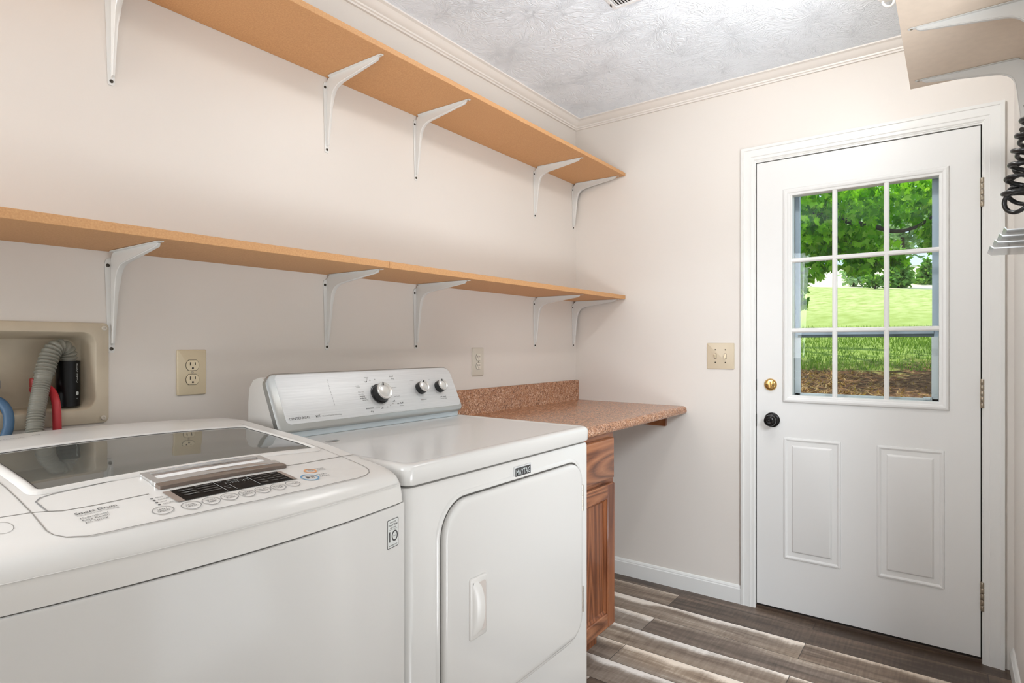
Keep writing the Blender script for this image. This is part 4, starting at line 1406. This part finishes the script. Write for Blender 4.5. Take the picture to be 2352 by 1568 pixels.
    for q in bars:
        bm = new_bm(); slab(*q, .0018)
        finish('indicator_bar', bm, 'ind_grey', disp, smooth=False)
    bm = new_bm()
    tx = lambda s, y, x, h, **k: text(bm, s, on, y, -x, h=h, lift=.0020, **k)
    ribbon(bm, [(-2.4085, -.7350), (-2.4085, -.7840)], on, .0007, .002); ribbon(bm, [(-2.3530, -.7350), (-2.3530, -.7840)], on, .0007, .002)
    ribbon(bm, [(-2.3930, -.7575), (-2.3930, -.7840)], on, .0007, .002)
    for i in range(4):
        y = -2.3950+i*.0102
        ribbon(bm, [(y, -.7560), (y, -.7490), (y+.0070, -.7490), (y+.0070, -.7545)], on, .0006, .002)
    tx('Inverter', -2.3780, .7440, .0036, width=.020); tx('Lock', -2.4000, .7420, .0030, width=.007); tx('Wash', -2.4010, .7660, .0026, width=.007); tx('Rinse', -2.4010, .7740, .0026, width=.007)
    for j, s in enumerate(('HEAVY', 'NORMAL', 'LIGHT')):
        tx(s, -2.4540, .7478+j*.0100, .0024, width=.011)
    finish('display_lettering', bm, 'ink_white', disp, smooth=False)
    # touch buttons
    btn = [(-2.5102, .7985, .0135, .0125, ('SPIN', 'SPEED')), (-2.4735, .8035, .0130, .0125, ('SOIL', 'LEVEL')), (-2.4445, .8040, .0125, .0122, ('WASH', 'TEMP')), (-2.4165, .8040, .0125, .0120, ('COLD', 'WASH')),
           (-2.3885, .8045, .0122, .0120, ('EXTRA', 'RINSE')), (-2.3612, .8035, .0122, .0118, ('DELAY', 'WASH')), (-2.3338, .8035, .0122, .0116, ('SPECIAL', 'USE')), (-2.3052, .8010, .0118, .0112, ('CYCLES',))]
    for y, x, ru, rv, words in btn:
        bm = new_bm()
        ribbon(bm, ell(y, -x, ru, rv, 36), on, .0012, .0008, True)
        b_ = finish('touch_button', bm, 'ink_light', t, smooth=False)
        bm = new_bm()
        for k, w in enumerate(words):
            text(bm, w, on, y, -x+(.0012 if k == 0 and len(words) > 1 else -.0048 if len(words) > 1 else -.0020), h=.0040, width=.0165 if len(w) > 4 else .0135, bold=.004, lift=.0009)
        finish('button_lettering', bm, 'ink', b_, smooth=False)
    for y, x, ru, rv, mat, nm in ((-2.2398, .7560, .0108, .0098, 'orange', 'power_button'), (-2.2621, .7870, .0150, .0142, 'blue', 'start_button')):
        bm = new_bm(); ribbon(bm, ell(y, -x, ru, rv, 40), on, .0026, .0009, True)
        b_ = finish(nm, bm, mat, t, smooth=False)
        bm = new_bm()
        if nm == 'power_button':
            ribbon(bm, ell(y, -x, .0042, .0042, 24), on, .0009, .0010, True); ribbon(bm, [(y, -x-.003), (y, -x+.003)], on, .0012, .0010)
        else:
            vv = [bm.verts.new(on(y+a, -x+b, .0010)) for a, b in ((-.0070, -.0052), (-.0070, .0052), (.0006, 0))]
            bm.faces.new(vv)
            for a in (.0030, .0062):
                ribbon(bm, [(y+a, -x-.005), (y+a, -x+.005)], on, .0016, .0010)
        finish('button_symbol', bm, 'ink', b_, smooth=False)
    bm = new_bm()
    P = lambda s, y, x, h, **k: text(bm, s, on, y, -x, h=h, lift=.0009, **k)
    P('POWER', -2.2262, .7520, .0044, width=.0190, align='L'); P('AUTO OFF', -2.2262, .7592, .0040, width=.0190, align='L')
    P('START', -2.2430, .7820, .0044, width=.0210, align='L'); P('PAUSE', -2.2430, .7910, .0044, width=.0210, align='L')
    P('Smart Drum', -2.5990, .7470, .0075, width=.0500, align='L', bold=.012)
    P('HydroShield', -2.5985, .7645, .0050, width=.0330, align='L'); P('Easy Reach', -2.5985, .7725, .0050, width=.0315, align='L'); P('Jet Spray', -2.5985, .7805, .0050, width=.0270, align='L')
    P('with Smart Sensor Technology', -2.5990, .7535, .0034, width=.0500, align='L')
    for i, s in enumerate(('HIGH', 'MEDIUM', 'LOW', 'NO SPIN')):
        y, x = -2.5053-.0004*i, .7500+i*.0094
        bm.faces.new([bm.verts.new(on(a, b, .0009)) for a, b in ell(y, -x, .0021, .0021, 12)])
        P(s, y+.0055, x+.0018, .0036, width=(.0095, .0145, .0085, .0155)[i], align='L')
    P('DirectDrive', -2.5720, .2480, .0075, width=.046, align='L'); P('LG', -2.5100, .2330, .0080, width=.013, align='L', bold=.02)
    finish('panel_lettering', bm, 'ink', top, smooth=False)
    # energy print strip at the rear right
    bm = new_bm()
    nx_ = dense(rrect(-2.215, -2.098, -.245, -.195, .004, 2), .012, True)
    ribbon(bm, nx_, on, .0008, .0006, True)
    finish('rear_label_outline', bm, 'ink_light', top, smooth=False)
    # warranty sticker on the front
    fx = lambda a, b, h: Vector((.830+w_bul(.83, a)+h, a, b))
    sy0, sy1, sz0, sz1 = -2.1330, -2.1000, .8270, .8815
    bm = new_bm(); plate(bm, fx, sy0, sy1, sz0, sz1, .0015, [(0, .0002), (0, .0006)], n=2)
    st = finish('warranty_sticker', bm, 'sticker', t, smooth=False)
    bm = new_bm()
    ribbon(bm, rrect(sy0+.0006, sy1-.0006, sz0+.0006, sz1-.0006, .0012, 2), fx, .0011, .0009, True)
    c = (sy0+sy1)/2
    K = lambda s, a, b, h, w, **k: text(bm, s, fx, a, b, h=h, width=w, lift=.0009, **k)
    K('INVERTER', c, .8745, .0022, .019); K('Direct Drive', c, .8685, .0045, .0265, bold=.004); K('MOTOR', c, .8640, .0022, .017)
    ribbon(bm, [(sy0+.003, .8618), (sy1-.003, .8618)], fx, .0004, .0009)
    ribbon(bm, [(sy0+.0066, .8585), (sy0+.0066, .8390)], fx, .0030, .0009); ribbon(bm, [(sy0+.0045, .8550), (sy0+.0070, .8578)], fx, .0018, .0009)
    ribbon(bm, ell(c+.0052, .8487, .0078, .0088, 32), fx, .0027, .0009, True)
    K('YEAR', c+.0052, .8475, .0022, .009); K('WARRANTY', c, .8305, .0024, .0255)
    finish('sticker_lettering', bm, 'ink', st, smooth=False)


build_washer()


# ------------------------------------------------------------------ ceiling fittings
def build_ceiling_items():
    t = thing('ceiling_register', 'white louvred air register on the textured ceiling', 'air vent', (.86, -1.04, 2.45))
    x0, x1, y0, y1 = .692, 1.012, -1.165, -.902
    onc = lambda a, b, h: Vector((a, b, 2.45-h))
    bm = new_bm()
    plate(bm, onc, x0, x1, y0, y1, .004, [(0, .0002), (0, .002), (.006, .0065), (.018, .0075), (.020, .004), (.0205, -.001)], n=3, cap=False)
    finish('frame', bm, 'register', t, angle=30)
    bm = new_bm(); box(bm, x0+.018, x1-.018, y0+.018, y1-.018, 2.4475, 2.4495)
    finish('dark_throat', bm, 'slot', t, smooth=False)
    bm = new_bm()
    for i in range(6):
        for xs, d in ((x0+.022, 1), (x1-.022, -1)):
            xa = xs+d*i*.0105
            loft(bm, [[Vector((xa, y, 2.446)), Vector((xa+d*.0075, y, 2.4415)), Vector((xa+d*.0085, y, 2.4420)), Vector((xa+d*.001, y, 2.4470))] for y in (y0+.020, y1-.020)], True, True, True)
    finish('side_louvers', bm, 'register', t, smooth=False)
    bm = new_bm()
    n = 17
    for i in range(n):
        ya = y0+.024+(y1-y0-.048)*i/(n-1)
        loft(bm, [[Vector((x, ya-.0030, 2.4465)), Vector((x, ya+.0018, 2.4420)), Vector((x, ya+.0028, 2.4424)), Vector((x, ya-.0018, 2.4470))] for x in (x0+.088, x1-.088)], True, True, True)
    for x in (x0+.086, x1-.086):
        box(bm, x-.003, x+.003, y0+.020, y1-.020, 2.4405, 2.4475)
    finish('centre_louvers', bm, 'register', t, smooth=False)
    bm = new_bm(); box(bm, x0+.008, x0+.0095, y1-.05, y1-.035, 2.4375, 2.444)
    finish('damper_lever', bm, 'slot', t, smooth=False)
    # swag hook
    hx, hy = 1.510, -.428
    t = thing('ceiling_hook', 'white swag hook screwed into the ceiling beside the overhead shelf', 'hook', (hx, hy, 2.45))
    rt = Vector((cos(radians(36.47)), sin(radians(36.47)), 0))
    bm = new_bm()
    lathe(bm, [(.030, 2.4499), (.031, 2.444), (.029, 2.434), (.022, 2.427), (.012, 2.424)], lambda a, b, h: Vector((hx+a, hy+b, h)), 32)
    finish('hook_base', bm, 'white_plastic', t)
    bm = new_bm()
    c = Vector((hx, hy, 2.4215))
    pts = [c+rt*.018+Vector((0, 0, .006))]
    for i in range(12):
        a = radians(10-i*15)
        pts.append(c+rt*(.005+.020*cos(a))+Vector((0, 0, .020*sin(a))))
    pts.append(pts[-1]+Vector((0, 0, .004)))
    tube(bm, pts, [.0042]*(len(pts)-2)+[.0042, .005], 14)
    finish('hook_curl', bm, 'white_plastic', t)
    # unseen globe lamps: near one assumed, back one added as fill
    for (x, y, mat, nm) in ((1.29, -.98, 'lamp_diffuser_glow', 'assumed white globe ceiling lamp, unseen above the aisle near the door'), (1.66, -3.75, 'fill_lamp_glow', 'added white globe fill lamp, unseen at the back of the room')):
        t = thing('unseen_ceiling_lamp', nm, 'lamp', (x, y, 2.45))
        m = lambda a, b, h, x=x, y=y: Vector((x+a, y+b, 2.45-h))
        bm = new_bm(); lathe(bm, [(.055, .0), (.055, .008), (.034, .014), (.030, .022)], m, 32)
        finish('lamp_base', bm, 'white_plastic', t)
        bm = new_bm(); lathe(bm, [(.026, .018)]+[(.060*sin(a), .070-.060*cos(a)) for a in [radians(30+i*10) for i in range(15)]]+[(.001, .130)], m, 32)
        finish('lamp_globe', bm, mat, t)


build_ceiling_items()


# ------------------------------------------------------------------ things on the right wall
def build_right_wall_items():
    # coiled cord on a wall hook
    t = thing('coiled_cord', 'black coiled cord hanging on the right wall at the picture edge', 'cord', (1.85, -.95, 1.74))
    axis = spline([(1.868, -1.02, 1.795), (1.848, -1.00, 1.72), (1.836, -.975, 1.655), (1.824, -.965, 1.588), (1.826, -.945, 1.570), (1.834, -.92, 1.590), (1.846, -.905, 1.645), (1.856, -.90, 1.70), (1.864, -.90, 1.76)], 40)
    bm = new_bm()
    pts = []
    s = 0
    up = Vector((1, 0, 0))
    for i, p in enumerate(axis):
        a = axis[max(i-1, 0)]; b = axis[min(i+1, len(axis)-1)]
        tg = (b-a).normalized()
        n1 = (up-tg*up.dot(tg)).normalized(); n2 = tg.cross(n1)
        if i:
            s += (p-axis[i-1]).length
        for k in range(2):
            ss = s + (k/2)*((axis[min(i+1, len(axis)-1)]-p).length)
            th = 2*pi*ss/.034
            q = p.lerp(axis[min(i+1, len(axis)-1)], k/2)
            v = q+(n1*cos(th)+n2*sin(th))*.026
            v.x = min(v.x, XR-.006)
            pts.append(v)
    tube(bm, pts, .0054, 10)
    finish('coil', bm, 'cord', t, angle=80)
    bm = new_bm(); tube(bm, spline([(1.8785, -1.02, 1.80), (1.868, -1.02, 1.798), (1.860, -.99, 1.797), (1.858, -.93, 1.80), (1.862, -.90, 1.805)], 8), .004, 10)
    box(bm, 1.872, 1.8795, -1.035, -1.005, 1.775, 1.825, .001)
    finish('wall_hook', bm, 'knob_black', t)
    # clear plastic holder
    t = thing('clear_plastic_rack', 'small clear plastic tiered rack on the right wall below the black coiled cord', 'wall rack', (1.8795, -.95, 1.44))
    bm = new_bm(); box(bm, 1.8735, 1.8795, -1.04, -.88, 1.435, 1.505, .001)
    finish('back_plate', bm, 'acrylic', t, smooth=False)
    for i in range(4):
        z = 1.446+i*.014
        L_ = .104-.009*i
        bm = new_bm()
        loft(bm, [[Vector((1.8737, y, z-.002)), Vector((1.8737-L_*.93, y, z+.001)), Vector((1.8737-L_, y, z+.008)), Vector((1.8737-L_+.002, y, z+.009)), Vector((1.8737-L_*.92, y, z+.0035)), Vector((1.8737, y, z+.001))] for y in (-1.03, -.89)], True, True, True)
        finish('tier', bm, 'acrylic', t, smooth=False)


build_right_wall_items()


# ------------------------------------------------------------------ outdoors
GP = [(.16, -.16), (1.2, -.14), (2.4, .12), (3.6, .42), (4.6, .656), (5.5, .81), (6.4, .936), (7.75, 1.163), (11, 1.42), (18, 2.10), (27, 2.97), (40, 4.45), (56, 6.05), (60, 6.6), (90, 11.9), (130, 16.5), (170, 19)]


def gz(x, y):
    z = GP[-1][1]
    for (a, za), (b, zb) in zip(GP[:-1], GP[1:]):
        if y <= b:
            z = za+(zb-za)*(max(y, a)-a)/(b-a); break
    return z + (-.085*(x-.6+.085*(y-8)) if y > 8 else 0)*min((y-8)/40, 1)


def build_yard():
    bm = new_bm()
    ysr = [.16, .6, 1.2, 1.8, 2.4, 3, 3.6, 4.1, 4.6, 5, 5.5, 6, 6.4, 7, 7.75, 8.5, 9.5, 11, 14, 18, 22, 27, 33, 40, 46, 53, 56, 60, 70, 80, 90, 110, 130, 170]
    n = 40
    rows = []
    for y in ysr:
        w = 6+y*.95
        rows.append([bm.verts.new((x, y, gz(x, y)+.02*sin(x*1.7+y*.9))) for x in [-w*1.1+(2*w)*i/n for i in range(n+1)]])
    for a, b in zip(rows[:-1], rows[1:]):
        for i in range(n):
            bm.faces.new((a[i], a[i+1], b[i+1], b[i]))
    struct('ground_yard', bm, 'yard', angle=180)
    rnd = random.Random(3)

    def blades(n, yr, h, mat, name, label, lean):
        bm = new_bm()
        for _ in range(n):
            y = yr[0]+(yr[1]-yr[0])*rnd.random()**1.3
            d = (y+2.896)/1.157
            xc = 1.698-.594*d+.804*.594*d
            x = xc+(rnd.random()-.5)*(.30*d+.5)
            z = gz(x, y)
            hh = h*(.5+rnd.random())
            a = rnd.random()*2*pi; w = hh*.09
            dx, dy = cos(a)*hh*lean*rnd.random(), sin(a)*hh*lean*rnd.random()
            p = [Vector((x-w, y, z-.01)), Vector((x+w, y, z-.01)), Vector((x+dx+w*.4, y+dy, z+hh*(1 if lean < 1 else .25))), ]
            bm.faces.new([bm.verts.new(q) for q in p])
        o = finish(name, bm, mat, smooth=False)
        tag(o, label, name.split('_')[-1], kind='stuff')
    blades(9000, (6.0, 13), .06, 'grass', 'lawn_grass', 'green grass blades on the bank outside the door window', .8)
    blades(3500, (3.8, 5.9), .10, 'straw', 'dry_straw', 'dry straw scattered on bare soil outside the lower door panes', 1.6)

    # maple leaf outline
    half = [(0, 0), (.10, .02), (.30, -.10), (.26, .08), (.50, .10), (.40, .24), (.62, .44), (.40, .42), (.34, .56), (.20, .44), (.16, .70), (.10, .66), (0, 1.0)]
    leaf = half+[(-x, y) for x, y in reversed(half[1:-1])]

    def leaf_cloud(bm, centers, n, size, simple_leaf=False, droop=.5):
        tot = sum(c[4] for c in centers)
        for cx, cy, cz, r, wgt in centers:
            for _ in range(int(n*wgt/tot)):
                while True:
                    v = Vector((rnd.uniform(-1, 1), rnd.uniform(-1, 1), rnd.uniform(-1, 1)))
                    if v.length < 1:
                        break
                p = Vector((cx+v.x*r[0], cy+v.y*r[1], cz+v.z*r[2]))
                s = size*rnd.uniform(.6, 1.25)
                ax = Vector((rnd.uniform(-1, 1), rnd.uniform(-1, .3), rnd.uniform(-1, .6))).normalized()
                tip = Vector((rnd.uniform(-1, 1), rnd.uniform(-1, 1), -droop*2+rnd.uniform(-.6, .6))).normalized()
                side = tip.cross(ax).normalized()
                if simple_leaf:
                    q = [(0, 0), (.32, .45), (0, 1), (-.32, .45)]
                else:
                    q = leaf
                nrm = side.cross(tip)
                bm.faces.new([bm.verts.new(p+side*a*s+tip*b*s+nrm*(abs(a)*.25*s)) for a, b in q])
    # maple overhanging the bank
    t = thing('maple_tree', 'leafy green maple hanging over the lawn outside the upper door panes', 'tree', (-2.6, 8.4, 1.2))
    bm = new_bm()
    cents = [(.10, 5.4, 2.95, (.45, .6, .55), 1.6), (.60, 5.8, 2.95, (.45, .6, .42), 1.4), (1.10, 6.3, 3.10, (.5, .6, .30), 1.2), (1.65, 6.6, 3.0, (.40, .6, .62), 1.7), (.35, 5.6, 2.55, (.36, .4, .28), 1.0),
             (.80, 5.9, 2.42, (.34, .4, .26), .8), (1.62, 6.5, 2.62, (.25, .4, .26), .7), (.22, 5.4, 2.18, (.20, .2, .16), .30), (.40, 5.55, 2.22, (.14, .2, .10), .12), (.08, 5.35, 1.98, (.13, .15, .16), .20), (.13, 5.35, 1.78, (.10, .1, .10), .10),
             (.72, 5.8, 2.20, (.14, .2, .09), .14), (.90, 5.95, 2.28, (.12, .15, .09), .12), (1.12, 6.1, 2.32, (.12, .15, .12), .14), (1.70, 6.6, 2.26, (.10, .2, .14), .10),
             (-1.2, 6.2, 3.4, (1.2, 1.2, .9), 1.5), (-2.6, 8.0, 4.6, (2.2, 2.2, 1.4), 2.2), (.3, 7.6, 4.1, (1.5, 1.2, .65), 2.0), (.3, 8.6, 4.3, (1.6, 1.0, .7), 1.4), (2.0, 8.8, 4.3, (1.2, 1.0, .8), 1.2)]
    leaf_cloud(bm, cents, 7200, .105)
    finish('foliage', bm, 'maple', t, smooth=False)
    bm = new_bm()
    tube(bm, spline([(-2.6, 8.4, 1.0), (-2.55, 8.35, 2.2), (-2.5, 8.2, 3.6), (-2.3, 8.0, 5.0)], 6), [.17-.004*i for i in range(19)], 10)
    tube(bm, spline([(-2.5, 8.3, 3.0), (-1.4, 7.2, 3.35), (-.4, 6.2, 3.2), (.3, 5.7, 2.9), (.9, 6.0, 2.72), (1.10, 6.1, 2.66), (1.30, 6.2, 2.70), (1.5, 6.4, 2.86), (1.75, 6.6, 3.1)], 8), [.05-.0006*i for i in range(65)], 8)
    tube(bm, spline([(.3, 5.7, 2.9), (.55, 5.75, 2.62), (.62, 5.78, 2.45)], 8), .012, 6)
    finish('trunk', bm, 'bark', t)

    def shrub(name, label, cat, x, y, w, h, n, size, mat, cone=False):
        z = gz(x, y)
        t = thing(name, label, cat, (x, y, z))
        bm = new_bm()
        if cone:
            cs = [(x, y, z+h*(.12+.8*k/7), (w*(1-k/8)*.5, w*(1-k/8)*.5, h*.09), 1-k/9) for k in range(8)]
        else:
            cs = [(x+rnd.uniform(-.3, .3)*w, y+rnd.uniform(-.3, .3)*w, z+h*(.25+.5*rnd.random()), (w*.32, w*.32, h*.27), 1) for _ in range(7)]
        leaf_cloud(bm, cs, n, size, True, .0)
        finish('foliage', bm, mat, t, smooth=False)
        bm = new_bm(); tube(bm, [(x, y, z-.1), (x, y, z+h*.3), (x, y, z+h*.75)], [.05*w, .04*w, .012*w], 7)
        finish('stem', bm, 'bark', t)
    shrub('conifer_shrub', 'tallest conifer shrub at the lawn edge, seen through the right middle pane', 'shrub', -2.0, 57.0, 2.2, 3.4, 700, .55, 'shrub', True)
    shrub('conifer_shrub', 'smaller conifer shrub right of the tallest one at the lawn edge', 'shrub', -.2, 62.5, 2.4, 2.2, 500, .5, 'shrub', True)
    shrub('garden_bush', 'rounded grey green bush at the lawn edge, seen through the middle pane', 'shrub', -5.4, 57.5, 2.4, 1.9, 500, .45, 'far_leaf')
    shrub('garden_bush', 'low yellow green bush beside the middle muntin at the lawn edge', 'shrub', -3.3, 52.2, 1.9, 1.2, 400, .4, 'shrub')
    k = 0
    names = ['hazy tree at the left of the distant tree line', 'hazy tree second from the left in the distant tree line', 'hazy tree in the middle of the distant tree line', 'hazy tree right of the middle in the distant tree line', 'hazy tree at the right of the distant tree line']
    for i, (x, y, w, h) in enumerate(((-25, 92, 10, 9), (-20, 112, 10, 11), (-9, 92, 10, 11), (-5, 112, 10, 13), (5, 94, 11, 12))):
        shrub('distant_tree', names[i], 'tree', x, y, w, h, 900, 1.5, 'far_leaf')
    for x, y, nm in ((-4.5, 64, 'thin fence post in the dry field, seen through the middle pane'), (-.2, 66, 'thin fence post in the dry field behind the conifer shrubs')):
        bm = new_bm(); z = gz(x, y); box(bm, x-.09, x+.09, y-.09, y+.09, z-.2, z+2.0)
        tag(finish('fence_post', bm, 'post', smooth=False, org=(x, y, z)), nm, 'post')


build_yard()
